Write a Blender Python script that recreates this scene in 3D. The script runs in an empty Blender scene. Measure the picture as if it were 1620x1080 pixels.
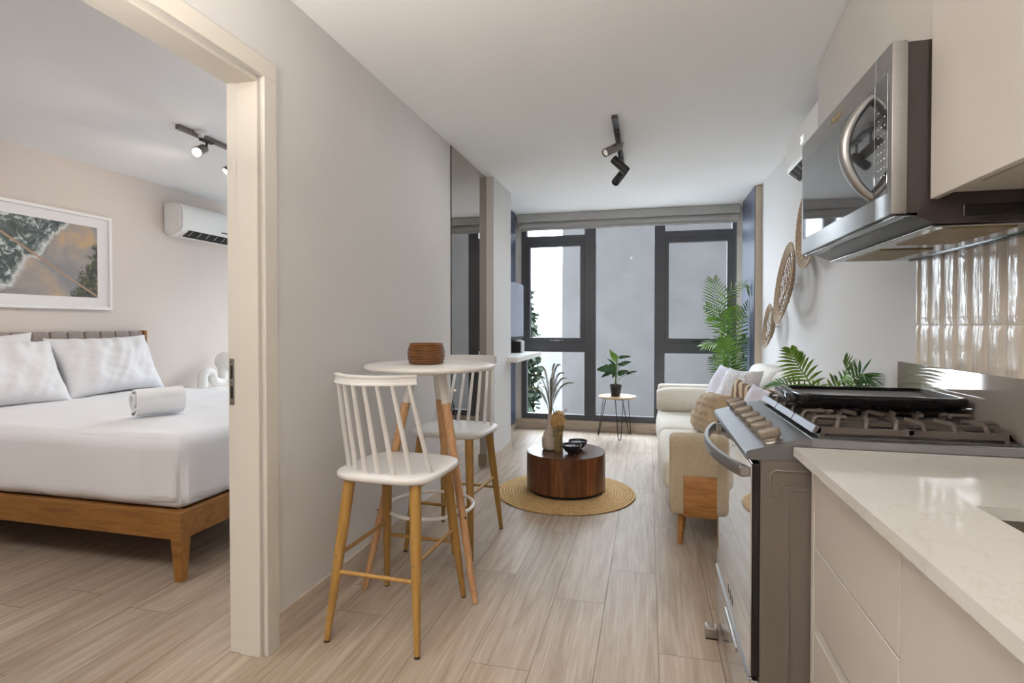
import bpy, bmesh, math, random
from math import sin, cos, pi, radians, sqrt
from mathutils import Vector, Matrix, noise

random.seed(7)
S = bpy.context.scene
C = S.collection

# ------------------------------------------------------------------ camera, sky, lights, exposure
CAM = Vector((0, 0, 1.25)); YAW = radians(14.08); PITCH = radians(-0.83)
cd = bpy.data.cameras.new('camera'); cam = bpy.data.objects.new('camera', cd); C.objects.link(cam)
cd.sensor_width = 36; cd.lens = 862 / 1620 * 36; cd.shift_y = (526 - 540) / 1620; cd.clip_start = 0.02
cam.location = CAM; cam.rotation_euler = (pi / 2 + PITCH, 0, YAW)
S.camera = cam
S.view_settings.view_transform = 'Standard'; S.view_settings.look = 'None'
S.view_settings.exposure = 0.32; S.view_settings.gamma = 1.0; S.view_settings.use_curve_mapping = False

W = bpy.data.worlds.new('sky'); S.world = W; W.use_nodes = True
wb = W.node_tree.nodes['Background']; wb.inputs['Color'].default_value = (0.84, 0.91, 1.0, 1); wb.inputs['Strength'].default_value = 13.0

def area(name, loc, rot, sx, sy, power, col=(1, 1, 1), portal=False, spread=None):
    l = bpy.data.lights.new(name, 'AREA'); l.shape = 'RECTANGLE'; l.size = sx; l.size_y = sy; l.energy = power; l.color = col
    if portal: l.cycles.is_portal = True
    if spread: l.spread = spread
    o = bpy.data.objects.new(name, l); C.objects.link(o); o.location = loc; o.rotation_euler = rot
    return o
area('window_portal', (-0.28, 6.60, 1.33), (pi / 2, 0, pi), 2.5, 2.5, 1, portal=True)
area('bedroom_portal', (-2.95, 6.60, 1.45), (pi / 2, 0, pi), 2.3, 2.0, 1, portal=True)
WARM = (1.0, 0.93, 0.86); NEUT = (1.0, 0.97, 0.94)
FILL_LAMPS = [  # unseen fill lamps added to brighten the rooms: place, size, watts, colour
    ((-0.35, -1.3, 2.50), 0.9, 22, WARM), ((-2.9, 0.35, 2.50), 0.8, 26, NEUT)]
FILL_UPLIGHT = ((-1.05, 0.15, 1.78), 75, (1.0, 0.94, 0.86))      # unseen uplight added to fill the kitchen and ceiling

# ------------------------------------------------------------------ small node toolkit
MATS = {}
def newmat(name):
    m = bpy.data.materials.new(name); m.use_nodes = True
    MATS[name] = m
    return m, m.node_tree.nodes, m.node_tree.links, m.node_tree.nodes['Principled BSDF']
def setc(i, c): i.default_value = (c[0], c[1], c[2], 1)
def srgb(r, g, b):
    f = lambda v: (v / 255 / 12.92) if v / 255 <= 0.04045 else ((v / 255 + 0.055) / 1.055) ** 2.4
    return (f(r), f(g), f(b))
def coords(n, l, scale=(1, 1, 1), rot=(0, 0, 0), loc=(0, 0, 0)):
    t = n.new('ShaderNodeTexCoord'); mp = n.new('ShaderNodeMapping')
    mp.inputs['Scale'].default_value = scale; mp.inputs['Rotation'].default_value = rot; mp.inputs['Location'].default_value = loc
    l.new(t.outputs['Object'], mp.inputs['Vector']); return mp.outputs['Vector']
def noisetex(n, l, vec, scale=5, detail=3, rough=0.5, dist=0):
    t = n.new('ShaderNodeTexNoise'); t.inputs['Scale'].default_value = scale; t.inputs['Detail'].default_value = detail
    t.inputs['Roughness'].default_value = rough; t.inputs['Distortion'].default_value = dist
    if vec: l.new(vec, t.inputs['Vector'])
    return t.outputs['Fac']
def ramp(n, l, fac, stops):
    r = n.new('ShaderNodeValToRGB'); e = r.color_ramp.elements
    while len(e) < len(stops): e.new(0.5)
    for el, (p, c) in zip(e, stops):
        el.position = p; el.color = (c[0], c[1], c[2], 1)
    l.new(fac, r.inputs['Fac']); return r.outputs['Color']
def mixc(n, l, fac, a, b, mode='MIX'):
    m = n.new('ShaderNodeMix'); m.data_type = 'RGBA'; m.blend_type = mode
    for sock, v in ((m.inputs[0], fac), (m.inputs[6], a), (m.inputs[7], b)):
        if hasattr(v, 'type') and hasattr(v, 'node'): l.new(v, sock)
        elif isinstance(v, (int, float)): sock.default_value = v
        else: sock.default_value = (v[0], v[1], v[2], 1)
    return m.outputs[2]
def bump(n, l, b, h, strength=0.2, dist=0.01):
    k = n.new('ShaderNodeBump'); k.inputs['Strength'].default_value = strength; k.inputs['Distance'].default_value = dist
    l.new(h, k.inputs['Height']); l.new(k.outputs['Normal'], b.inputs['Normal'])
def mat(name, col, rough=0.5, metal=0.0, var=0.0, vscale=6, bmp=0.0, bscale=60, bdist=0.004, stretch=(1, 1, 1), coat=0, spec=None, sheen=0):
    m, n, l, b = newmat(name)
    setc(b.inputs['Base Color'], col); b.inputs['Roughness'].default_value = rough; b.inputs['Metallic'].default_value = metal
    if coat: b.inputs['Coat Weight'].default_value = coat; b.inputs['Coat Roughness'].default_value = 0.05
    if spec is not None: b.inputs['Specular IOR Level'].default_value = spec
    if sheen: b.inputs['Sheen Weight'].default_value = sheen
    if var or bmp:
        v = coords(n, l, stretch)
        if var:
            f = noisetex(n, l, v, vscale, 4)
            lo = [c * (1 - var) for c in col]; hi = [min(1, c * (1 + var)) for c in col]
            l.new(ramp(n, l, f, [(0.3, lo), (0.7, hi)]), b.inputs['Base Color'])
        if bmp: bump(n, l, b, noisetex(n, l, v, bscale, 3), bmp, bdist)
    return m
def wood(name, dark, mid, light, axis='X', scale=6, rough=0.4, stretch=9, rotz=0):
    m, n, l, b = newmat(name)
    sc = {'X': (1, stretch, stretch), 'Y': (stretch, 1, stretch), 'Z': (stretch, stretch, 1)}[axis]
    v = coords(n, l, sc, (0, 0, rotz))
    f = noisetex(n, l, v, scale, 5, 0.6, 0.6)
    c = ramp(n, l, f, [(0.3, dark), (0.5, mid), (0.72, light)])
    f2 = noisetex(n, l, v, scale * 6, 2)
    c2 = mixc(n, l, 0.25, c, ramp(n, l, f2, [(0.35, [x * 0.6 for x in dark]), (0.65, light)]))
    l.new(c2, b.inputs['Base Color']); b.inputs['Roughness'].default_value = rough
    bump(n, l, b, f2, 0.08, 0.002)
    return m

# ------------------------------------------------------------------ materials
mat('wall_paint', srgb(212, 210, 209), 0.75, var=0.012, vscale=1.5, bmp=0.03, bscale=140, bdist=0.001)
mat('bedroom_paint', srgb(222, 211, 203), 0.75, var=0.012, vscale=1.5, bmp=0.03, bscale=140, bdist=0.001)
mat('ceiling_paint', srgb(244, 244, 244), 0.8, var=0.01, vscale=1.2)
mat('jamb_paint', srgb(216, 210, 200), 0.45)
mat('cabinet_white', srgb(196, 190, 183), 0.28, var=0.008)
mat('navy', srgb(62, 72, 96), 0.32, var=0.06, vscale=30, stretch=(4, 8, 0.05))
mat('panel_edge', srgb(205, 192, 172), 0.5)
mat('win_frame', srgb(78, 79, 86), 0.35, bmp=0.02)
mat('win_seal', srgb(30, 31, 34), 0.5)
mat('blind_fabric', srgb(190, 189, 188), 0.8, bmp=0.1, bscale=300)
mat('white_lacquer', srgb(236, 234, 230), 0.3)
mat('white_plastic', srgb(236, 235, 233), 0.35)
mat('stool_white', srgb(233, 231, 229), 0.4)
mat('gold_leg', srgb(160, 122, 62), 0.42, var=0.12, vscale=8, stretch=(6, 6, 0.6))
wood('beech', srgb(176, 130, 88), srgb(200, 154, 110), srgb(214, 172, 130), 'Z', 4, 0.45)
mat('black_rubber', srgb(24, 22, 21), 0.7)
mat('black_metal', srgb(32, 31, 32), 0.4, metal=0.3)
mat('track_black', srgb(58, 56, 55), 0.45)
mat('head_grey', srgb(122, 116, 109), 0.5)
mat('chrome', srgb(200, 200, 200), 0.15, metal=1)
wood('bed_wood', srgb(114, 74, 30), srgb(146, 98, 42), srgb(162, 114, 54), 'X', 3, 0.4)
wood('sofa_wood', srgb(136, 88, 40), srgb(164, 112, 56), srgb(182, 130, 72), 'X', 3, 0.4)
mat('linen_white', srgb(230, 229, 232), 0.85, bmp=0.12, bscale=9, bdist=0.02, sheen=0.2)
mat('towel_white', srgb(250, 250, 251), 0.95, bmp=0.5, bscale=260, bdist=0.004, sheen=0.3)
mat('head_fabric', srgb(158, 148, 143), 0.9, var=0.04, vscale=90, bmp=0.25, bscale=260, bdist=0.002)
mat('lamp_ceramic', srgb(238, 236, 232), 0.5)
mat('sofa_cream', srgb(222, 216, 204), 0.9, var=0.05, vscale=60, bmp=0.5, bscale=120, bdist=0.004, sheen=0.2)
mat('sofa_beige', srgb(186, 170, 144), 0.95, var=0.10, vscale=110, bmp=0.6, bscale=160, bdist=0.004)
mat('cushion_white', srgb(238, 233, 226), 0.9, bmp=0.35, bscale=30, bdist=0.01)
mat('cushion_lilac', srgb(226, 222, 234), 0.9, bmp=0.2, bscale=25, bdist=0.01)
mat('cushion_ruffle', srgb(232, 229, 232), 0.95, var=0.07, vscale=45, bmp=0.9, bscale=38, bdist=0.02, stretch=(1, 2.4, 0.7))
mat('cushion_tan', srgb(184, 162, 136), 0.95, var=0.10, vscale=30, bmp=0.6, bscale=40, bdist=0.01)
mat('clay', srgb(196, 184, 172), 0.8, var=0.04, vscale=20)
mat('bowl_dark', srgb(42, 40, 42), 0.35)
mat('leaf_palm', srgb(112, 152, 54), 0.42, var=0.4, vscale=9)
mat('leaf_palm_dark', srgb(66, 108, 54), 0.42, var=0.4, vscale=9)
mat('leaf_dark', srgb(38, 78, 36), 0.35, var=0.45, vscale=12)
mat('stem_green', srgb(96, 116, 62), 0.5)
mat('dry_grass', srgb(146, 128, 88), 0.9, var=0.25, vscale=40)
mat('dry_fern', srgb(122, 114, 84), 0.9, var=0.25, vscale=40)
mat('dry_flower', srgb(204, 166, 112), 0.95, var=0.2, vscale=60)
mat('pot_black', srgb(38, 36, 36), 0.6)
mat('soil', srgb(58, 44, 34), 0.95, var=0.3, vscale=60)
mat('steel', srgb(170, 169, 168), 0.36, metal=1, var=0.03, vscale=4, stretch=(1, 1, 60))
mat('steel_side', srgb(150, 143, 134), 0.4, metal=0.6)
mat('oven_glass', srgb(208, 206, 206), 0.035, metal=0.85)
mat('drawer_steel', srgb(196, 194, 192), 0.16, metal=0.9)
mat('range_side', srgb(98, 90, 83), 0.35)
mat('black_gloss', srgb(20, 19, 20), 0.08)
mat('body_black', srgb(52, 45, 43), 0.3)
mat('knob', srgb(130, 120, 109), 0.4, metal=0.4)
mat('grate', srgb(84, 76, 70), 0.5, metal=0.2)
mat('grate_face', srgb(120, 122, 130), 0.42, metal=0.5)
mat('steel_panel', srgb(128, 129, 132), 0.4, metal=0.9)
mat('cooktop', srgb(150, 152, 158), 0.22, metal=0.9)
mat('burner', srgb(74, 66, 60), 0.6)
mat('lid_glass', srgb(160, 152, 143), 0.05, metal=0.4)
mat('mw_glass', srgb(120, 121, 124), 0.03, metal=0.75)
mat('filter', srgb(146, 128, 98), 0.5, metal=0.5, var=0.2, vscale=250)
mat('underside', srgb(150, 150, 146), 0.15, metal=0.8)
mat('gold', srgb(200, 178, 130), 0.3, metal=0.7)
mat('mark_light', srgb(200, 200, 200), 0.6)
mat('mark_dark', srgb(70, 70, 74), 0.6)
mat('mirror_edge', srgb(48, 44, 42), 0.3)
mat('bronze_mirror', srgb(174, 167, 160), 0.012, metal=1)
mat('tv_screen', srgb(176, 182, 200), 0.06, metal=0.55)
mat('router_grey', srgb(176, 174, 172), 0.5)
mat('basket', srgb(150, 120, 94), 0.8, var=0.3, vscale=50)
mat('basket_rim', srgb(178, 158, 134), 0.8, var=0.3, vscale=70)
mat('sink_steel', srgb(150, 142, 132), 0.3, metal=0.7)
mat('white_building', srgb(160, 161, 163), 0.9, spec=0.05)
mat('tree_leaf', srgb(40, 54, 34), 0.7, var=0.4, vscale=3)
mat('bark', srgb(50, 42, 36), 0.9)
mat('reflector', srgb(196, 194, 190), 0.9, spec=0.05)
mat('shade_block_paint', srgb(92, 90, 88), 1.0, spec=0.05)
mat('frame_white', srgb(240, 238, 237), 0.4)
mat('mat_board', srgb(238, 234, 234), 0.8)

def m_counter():
    m, n, l, b = newmat('quartz'); v = coords(n, l, (1, 1, 1))
    f = noisetex(n, l, v, 2.2, 6, 0.6, 1.6)
    c = ramp(n, l, f, [(0.485, srgb(208, 206, 202)), (0.5, srgb(202, 199, 193)), (0.515, srgb(208, 206, 202))])
    l.new(c, b.inputs['Base Color']); b.inputs['Roughness'].default_value = 0.08
m_counter()
def m_floor():
    m, n, l, b = newmat('plank')
    a = n.new('ShaderNodeAttribute'); a.attribute_name = 'plank'
    t = n.new('ShaderNodeTexCoord'); vm = n.new('ShaderNodeVectorMath'); vm.operation = 'MULTIPLY_ADD'
    l.new(a.outputs['Color'], vm.inputs[0]); vm.inputs[1].default_value = (37, 53, 11); l.new(t.outputs['Object'], vm.inputs[2])
    mp = n.new('ShaderNodeMapping'); mp.inputs['Scale'].default_value = (10, 0.75, 1); l.new(vm.outputs[0], mp.inputs['Vector'])
    f = noisetex(n, l, mp.outputs[0], 2.2, 6, 0.62, 0.9)
    c = ramp(n, l, f, [(0.25, srgb(144, 124, 104)), (0.45, srgb(166, 148, 130)), (0.6, srgb(180, 164, 148)), (0.8, srgb(190, 177, 163))])
    mp2 = n.new('ShaderNodeMapping'); mp2.inputs['Scale'].default_value = (60, 1.6, 1); l.new(vm.outputs[0], mp2.inputs['Vector'])
    f2 = noisetex(n, l, mp2.outputs[0], 2.0, 3)
    c = mixc(n, l, 0.16, c, ramp(n, l, f2, [(0.3, srgb(120, 98, 80)), (0.7, srgb(226, 216, 206))]))
    sx = n.new('ShaderNodeSeparateColor'); l.new(a.outputs['Color'], sx.inputs[0])
    c = mixc(n, l, 1.0, c, ramp(n, l, sx.outputs[0], [(0, (0.84, 0.83, 0.81)), (1, (0.94, 0.93, 0.91))]), 'MULTIPLY')
    l.new(c, b.inputs['Base Color']); b.inputs['Roughness'].default_value = 0.45; b.inputs['Specular IOR Level'].default_value = 0.3
    bump(n, l, b, f2, 0.05, 0.001)
m_floor()
mat('grout', srgb(106, 92, 80), 0.9)
def m_base():
    m, n, l, b = newmat('base_tile'); v = coords(n, l, (1.2, 1.2, 14))
    c = ramp(n, l, noisetex(n, l, v, 3, 4), [(0.3, srgb(176, 160, 143)), (0.7, srgb(204, 190, 175))])
    l.new(c, b.inputs['Base Color']); b.inputs['Roughness'].default_value = 0.4
m_base()
def m_concrete():
    m, n, l, b = newmat('concrete'); v = coords(n, l)
    f = noisetex(n, l, v, 1.4, 8, 0.65, 0.4)
    c = ramp(n, l, f, [(0.3, srgb(87, 85, 85)), (0.55, srgb(93, 91, 91)), (0.75, srgb(97, 95, 95))])
    f2 = noisetex(n, l, v, 9, 4, 0.7)
    c = mixc(n, l, ramp(n, l, f2, [(0.66, (0, 0, 0)), (0.74, (0.55, 0.55, 0.55))]), c, srgb(80, 78, 80))
    l.new(c, b.inputs['Base Color']); b.inputs['Roughness'].default_value = 1.0; b.inputs['Specular IOR Level'].default_value = 0.05
    bump(n, l, b, f2, 0.06, 0.01)
m_concrete()
def m_glass():
    m, n, l, b = newmat('pane_glass')
    n.remove(b); tr = n.new('ShaderNodeBsdfTransparent'); gl = n.new('ShaderNodeBsdfGlossy'); gl.inputs['Roughness'].default_value = 0.01
    tr.inputs['Color'].default_value = (0.96, 0.98, 0.98, 1)
    fr = n.new('ShaderNodeFresnel'); fr.inputs['IOR'].default_value = 1.05
    mx = n.new('ShaderNodeMixShader'); l.new(fr.outputs[0], mx.inputs[0]); l.new(tr.outputs[0], mx.inputs[1]); l.new(gl.outputs[0], mx.inputs[2])
    l.new(mx.outputs[0], n['Material Output'].inputs['Surface'])
m_glass()
def m_tile():
    m, n, l, b = newmat('glaze_tile'); v = coords(n, l, (1, 14, 1.2))
    f = noisetex(n, l, v, 3.2, 3, 0.5, 0.5)
    l.new(ramp(n, l, f, [(0.3, srgb(218, 206, 192)), (0.7, srgb(230, 220, 208))]), b.inputs['Base Color'])
    b.inputs['Roughness'].default_value = 0.09
    bump(n, l, b, f, 0.35, 0.012)
m_tile()
mat('tile_grout', srgb(224, 214, 202), 0.8)
def m_walnut():
    m, n, l, b = newmat('walnut')
    a = n.new('ShaderNodeAttribute'); a.attribute_name = 'plank'
    t = n.new('ShaderNodeTexCoord'); vm = n.new('ShaderNodeVectorMath'); vm.operation = 'MULTIPLY_ADD'
    l.new(a.outputs['Color'], vm.inputs[0]); vm.inputs[1].default_value = (17, 13, 31); l.new(t.outputs['Object'], vm.inputs[2])
    mp = n.new('ShaderNodeMapping'); mp.inputs['Scale'].default_value = (22, 22, 1.5); l.new(vm.outputs[0], mp.inputs['Vector'])
    f = noisetex(n, l, mp.outputs[0], 1.4, 5, 0.55, 0.7)
    c = ramp(n, l, f, [(0.25, srgb(88, 52, 30)), (0.5, srgb(134, 86, 54)), (0.75, srgb(166, 114, 74))])
    sx = n.new('ShaderNodeSeparateColor'); l.new(a.outputs['Color'], sx.inputs[0])
    c = mixc(n, l, 1.0, c, ramp(n, l, sx.outputs[0], [(0, (0.36, 0.32, 0.29)), (1, (1.6, 1.55, 1.5))]), 'MULTIPLY')
    l.new(c, b.inputs['Base Color']); b.inputs['Roughness'].default_value = 0.28
m_walnut()
wood('walnut_top', srgb(62, 38, 28), srgb(84, 54, 40), srgb(104, 70, 52), 'X', 3, 0.22)
wood('side_wood', srgb(176, 142, 106), srgb(204, 172, 136), srgb(218, 190, 156), 'X', 4, 0.4)
wood('bowl_wood', srgb(74, 42, 16), srgb(104, 64, 28), srgb(128, 84, 42), 'X', 9, 0.35)
def m_jute():
    m, n, l, b = newmat('jute')
    t = n.new('ShaderNodeTexCoord'); gr = n.new('ShaderNodeTexWave'); gr.wave_type = 'RINGS'; gr.rings_direction = 'Z'
    gr.inputs['Scale'].default_value = 14; gr.inputs['Distortion'].default_value = 0.8; gr.inputs['Detail'].default_value = 2; gr.inputs['Detail Scale'].default_value = 6
    l.new(t.outputs['Object'], gr.inputs['Vector'])
    nz = noisetex(n, l, t.outputs['Object'], 60, 3)
    c = ramp(n, l, gr.outputs['Fac'], [(0.0, srgb(158, 122, 72)), (0.35, srgb(196, 158, 102)), (1, srgb(212, 178, 124))])
    c = mixc(n, l, 0.35, c, ramp(n, l, nz, [(0.3, srgb(140, 104, 56)), (0.7, srgb(224, 192, 140))]))
    l.new(c, b.inputs['Base Color']); b.inputs['Roughness'].default_value = 0.95
    bump(n, l, b, gr.outputs['Fac'], 0.7, 0.008)
m_jute()
def m_stripe():
    m, n, l, b = newmat('cushion_zebra'); v = coords(n, l, (1, 1, 1), (0, 0.7, 0))
    w = n.new('ShaderNodeTexWave'); w.inputs['Scale'].default_value = 7; w.inputs['Distortion'].default_value = 5; w.inputs['Detail'].default_value = 1
    l.new(v, w.inputs['Vector'])
    l.new(ramp(n, l, w.outputs['Fac'], [(0.45, srgb(130, 100, 78)), (0.58, srgb(214, 196, 168))]), b.inputs['Base Color']); b.inputs['Roughness'].default_value = 0.95
m_stripe()
def m_bowlin():
    m, n, l, b = newmat('bowl_inside'); v = coords(n, l)
    f = noisetex(n, l, v, 26, 3, 0.5, 1.5)
    l.new(ramp(n, l, f, [(0.5, srgb(196, 206, 214)), (0.6, srgb(58, 84, 112))]), b.inputs['Base Color']); b.inputs['Roughness'].default_value = 0.2
m_bowlin()
def m_art():
    m, n, l, b = newmat('coast_print')
    t = n.new('ShaderNodeTexCoord'); sp = n.new('ShaderNodeSeparateXYZ'); l.new(t.outputs['Object'], sp.inputs[0])
    def mth(op, a, c):
        k = n.new('ShaderNodeMath'); k.operation = op
        for s, v in zip(k.inputs, (a, c)):
            if isinstance(v, (int, float)): s.default_value = v
            else: l.new(v, s)
        return k.outputs[0]
    y, z = sp.outputs['Y'], sp.outputs['Z']      # local to the print's centre
    n1 = noisetex(n, l, t.outputs['Object'], 5, 6, 0.6, 0.3); n2 = noisetex(n, l, t.outputs['Object'], 14, 6, 0.7, 1.2)
    wob = mth('MULTIPLY', mth('SUBTRACT', n1, 0.5), 0.35)
    d = mth('ADD', mth('SUBTRACT', mth('MULTIPLY', y, 0.85), mth('MULTIPLY', z, 0.75)), wob)      # shore axis
    sea = ramp(n, l, n2, [(0.40, srgb(58, 72, 70)), (0.52, srgb(92, 104, 102)), (0.62, srgb(206, 210, 208))])
    sand = ramp(n, l, noisetex(n, l, t.outputs['Object'], 4, 5, 0.55, 0.4), [(0.40, srgb(140, 138, 140)), (0.56, srgb(164, 154, 146)), (0.70, srgb(196, 164, 128))])
    col = mixc(n, l, ramp(n, l, d, [(0.0, (0, 0, 0)), (0.02, (1, 1, 1))]), sea, sand)
    col = mixc(n, l, ramp(n, l, mth('ABSOLUTE', d, 0), [(0.0, (0.85, 0.85, 0.85)), (0.04, (0, 0, 0))]), col, srgb(222, 222, 220))
    bush = mth('ADD', mth('SUBTRACT', mth('MULTIPLY', y, 1.1), mth('MULTIPLY', z, 0.5)), mth('MULTIPLY', mth('SUBTRACT', n2, 0.5), 0.35))
    bcol = ramp(n, l, noisetex(n, l, t.outputs['Object'], 22, 5, 0.7), [(0.42, srgb(44, 50, 44)), (0.58, srgb(92, 92, 66)), (0.7, srgb(196, 176, 104))])
    col = mixc(n, l, ramp(n, l, bush, [(0.42, (0, 0, 0)), (0.47, (1, 1, 1))]), col, bcol)
    pier = mth('ABSOLUTE', mth('ADD', mth('ADD', z, mth('MULTIPLY', y, 0.62)), -0.02), 0)
    col = mixc(n, l, ramp(n, l, pier, [(0.008, (0.9, 0.9, 0.9)), (0.013, (0, 0, 0))]), col, srgb(172, 140, 118))
    l.new(col, b.inputs['Base Color']); b.inputs['Roughness'].default_value = 0.35
m_art()
def m_emit(name, col, st):
    m, n, l, b = newmat(name); setc(b.inputs['Base Color'], (0.9, 0.9, 0.9)); setc(b.inputs['Emission Color'], col); b.inputs['Emission Strength'].default_value = st
m_emit('lamp_glow', (1.0, 0.82, 0.55), 30); m_emit('led_white', (1, 1, 1), 1.0); m_emit('diffuser', (1.0, 0.92, 0.82), 3)
m_emit('spot_lens', (1.0, 0.95, 0.9), 0.12)

# ------------------------------------------------------------------ mesh toolkit
def BM(): return bmesh.new()
def box(bm, x0, x1, y0, y1, z0, z1, bev=0.0, seg=2):
    r = bmesh.ops.create_cube(bm, size=1, matrix=Matrix.Translation(((x0 + x1) / 2, (y0 + y1) / 2, (z0 + z1) / 2)) @ Matrix.Diagonal((x1 - x0, y1 - y0, z1 - z0, 1)))
    if bev > 0:
        es = list({e for v in r['verts'] for e in v.link_edges})
        bmesh.ops.bevel(bm, geom=es, offset=bev, segments=seg, affect='EDGES', profile=0.5)
    return bm
def prism(bm, pts, axis, a, b):
    """polygon pts (2D) swept along an axis from a to b"""
    def P(u, v, w): return {'X': (w, u, v), 'Y': (u, w, v), 'Z': (u, v, w)}[axis]
    A = [bm.verts.new(P(u, v, a)) for u, v in pts]; B = [bm.verts.new(P(u, v, b)) for u, v in pts]
    k = len(pts)
    bm.faces.new(A); bm.faces.new(B[::-1])
    for i in range(k): bm.faces.new((A[i], B[i], B[(i + 1) % k], A[(i + 1) % k]))
    bmesh.ops.recalc_face_normals(bm, faces=bm.faces)
    return bm
def tube(bm, pts, rad, n=10, closed=False, flat=1.0, up=None):
    pts = [Vector(p) for p in pts]; k = len(pts)
    R = rad if isinstance(rad, (list, tuple)) else [rad] * k
    rings = []; prev = None
    for i, p in enumerate(pts):
        if closed: t = (pts[(i + 1) % k] - pts[i - 1]).normalized()
        else: t = (pts[min(i + 1, k - 1)] - pts[max(i - 1, 0)]).normalized()
        ref = up if up is not None else (Vector((0, 0, 1)) if abs(t.z) < 0.95 else Vector((0, 1, 0)))
        ref = Vector(ref)
        if prev is not None and up is None: ref = prev
        s = ref - t * ref.dot(t)
        if s.length < 1e-6: s = Vector((1, 0, 0)) - t * t.x
        s.normalize(); prev = s; q = t.cross(s)
        rings.append([bm.verts.new(p + s * (R[i] * cos(2 * pi * j / n)) + q * (R[i] * flat * sin(2 * pi * j / n))) for j in range(n)])
    m = k if closed else k - 1
    for i in range(m):
        a, b = rings[i], rings[(i + 1) % k]
        for j in range(n): bm.faces.new((a[j], a[(j + 1) % n], b[(j + 1) % n], b[j]))
    if not closed:
        bm.faces.new(rings[0][::-1]); bm.faces.new(rings[-1])
    return bm
def lathe(bm, prof, cx=0, cy=0, n=40, wob=None):
    """prof: list of (r, z) from bottom to top; r=0 closes"""
    rings = []
    for r, z in prof:
        if r < 1e-6: rings.append([bm.verts.new((cx, cy, z))])
        else: rings.append([bm.verts.new((cx + r * cos(2 * pi * j / n), cy + r * sin(2 * pi * j / n), z)) for j in range(n)])
    for a, b in zip(rings, rings[1:]):
        for j in range(n):
            q = [a[j % len(a)], a[(j + 1) % len(a)], b[(j + 1) % len(b)], b[j % len(b)]]
            u = []
            for v in q:
                if v not in u: u.append(v)
            if len(u) >= 3: bm.faces.new(u)
    return bm
def cyl(bm, a, b, r, n=20, r2=None):
    return tube(bm, [a, b], [r, r if r2 is None else r2], n)
def rbox(bm, x0, x1, y0, y1, z0, z1, r, n=10, disp=0.0, dscale=3.0, seed=0, fn=None):
    """subdivided rounded box, optionally displaced by noise"""
    dest = bm; bm = BM()
    res = bmesh.ops.create_cube(bm, size=2)
    es = list({e for v in res['verts'] for e in v.link_edges})
    bmesh.ops.subdivide_edges(bm, edges=es, cuts=n, use_grid_fill=True)
    c = Vector(((x0 + x1) / 2, (y0 + y1) / 2, (z0 + z1) / 2)); h = Vector(((x1 - x0) / 2, (y1 - y0) / 2, (z1 - z0) / 2))
    for v in bm.verts:
        # push samples towards the edges so the rounding is well resolved
        u = Vector([math.copysign(1 - (1 - abs(q)) ** 1.6, q) if abs(q) < 1 else q for q in v.co])
        p = Vector((u.x * h.x, u.y * h.y, u.z * h.z))
        inner = Vector([max(-(h[i] - r), min(h[i] - r, p[i])) for i in range(3)])
        d = p - inner
        nrm = d.normalized() if d.length > 1e-9 else Vector((0, 0, 0))
        q = inner + nrm * r if d.length > 1e-9 else p
        if disp: q = q + nrm * (disp * noise.noise((q + c) * dscale + Vector((seed, seed * 2.3, 0))))
        q = q + c
        if fn: q = fn(q, nrm)
        v.co = q
    bm.verts.index_update(); nv = [dest.verts.new(v.co) for v in bm.verts]
    for f in bm.faces: dest.faces.new([nv[v.index] for v in f.verts])
    bm.free()
    return dest
def torus(bm, c, R, r, n=48, m=8, axis='Z', squash=1.0):
    pts = []
    for i in range(n):
        a = 2 * pi * i / n
        u, v = R * cos(a), R * sin(a) * squash
        pts.append(Vector(c) + Vector({'Z': (u, v, 0), 'X': (0, u, v), 'Y': (u, 0, v)}[axis]))
    return tube(bm, pts, r, m, closed=True)
def pillow_bm(w, h, t, n=22, seed=0, wr=0.012, pinch=0.10, sag=0.0):
    """cushion in the local XZ plane, thickness along Y, bottom at z=0"""
    bm = BM(); g = {}
    for s in (1, -1):
        for i in range(n + 1):
            for j in range(n + 1):
                u, v = -1 + 2 * i / n, -1 + 2 * j / n
                if s == -1 and (i in (0, n) or j in (0, n)): g[s, i, j] = g[1, i, j]; continue
                e = ((1 - abs(u) ** 2.6) * (1 - abs(v) ** 2.6))
                th = t / 2 * max(e, 0) ** 0.55
                x = u * w / 2 * (1 - pinch * (1 - v * v) * abs(u) ** 3); z = v * h / 2 * (1 - pinch * (1 - u * u) * abs(v) ** 3)
                th += wr * max(e, 0.0) ** 0.5 * noise.noise(Vector((x * 7 + seed, z * 7, s * 3.1)))
                th += wr * 0.8 * max(e, 0.0) ** 0.3 * noise.noise(Vector((x * 16 + z * 9 + seed, z * 5, s * 1.7)))
                th += wr * 0.5 * max(e, 0.0) ** 0.3 * (1 - abs(noise.noise(Vector((x * 8 - z * 14 + seed * 3, z * 6 + x * 3, s * 2.7)))) * 3) * .22
                g[s, i, j] = bm.verts.new((x, s * th - sag * (1 - u * u) * 0.5, z + h / 2))
    for s in (1, -1):
        for i in range(n):
            for j in range(n):
                f = [g[s, i, j], g[s, i + 1, j], g[s, i + 1, j + 1], g[s, i, j + 1]]
                bm.faces.new(f[::-1] if s == 1 else f)
    bmesh.ops.recalc_face_normals(bm, faces=bm.faces)
    return bm
def xf(bm, M):
    bmesh.ops.transform(bm, matrix=M, verts=bm.verts); return bm

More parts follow.
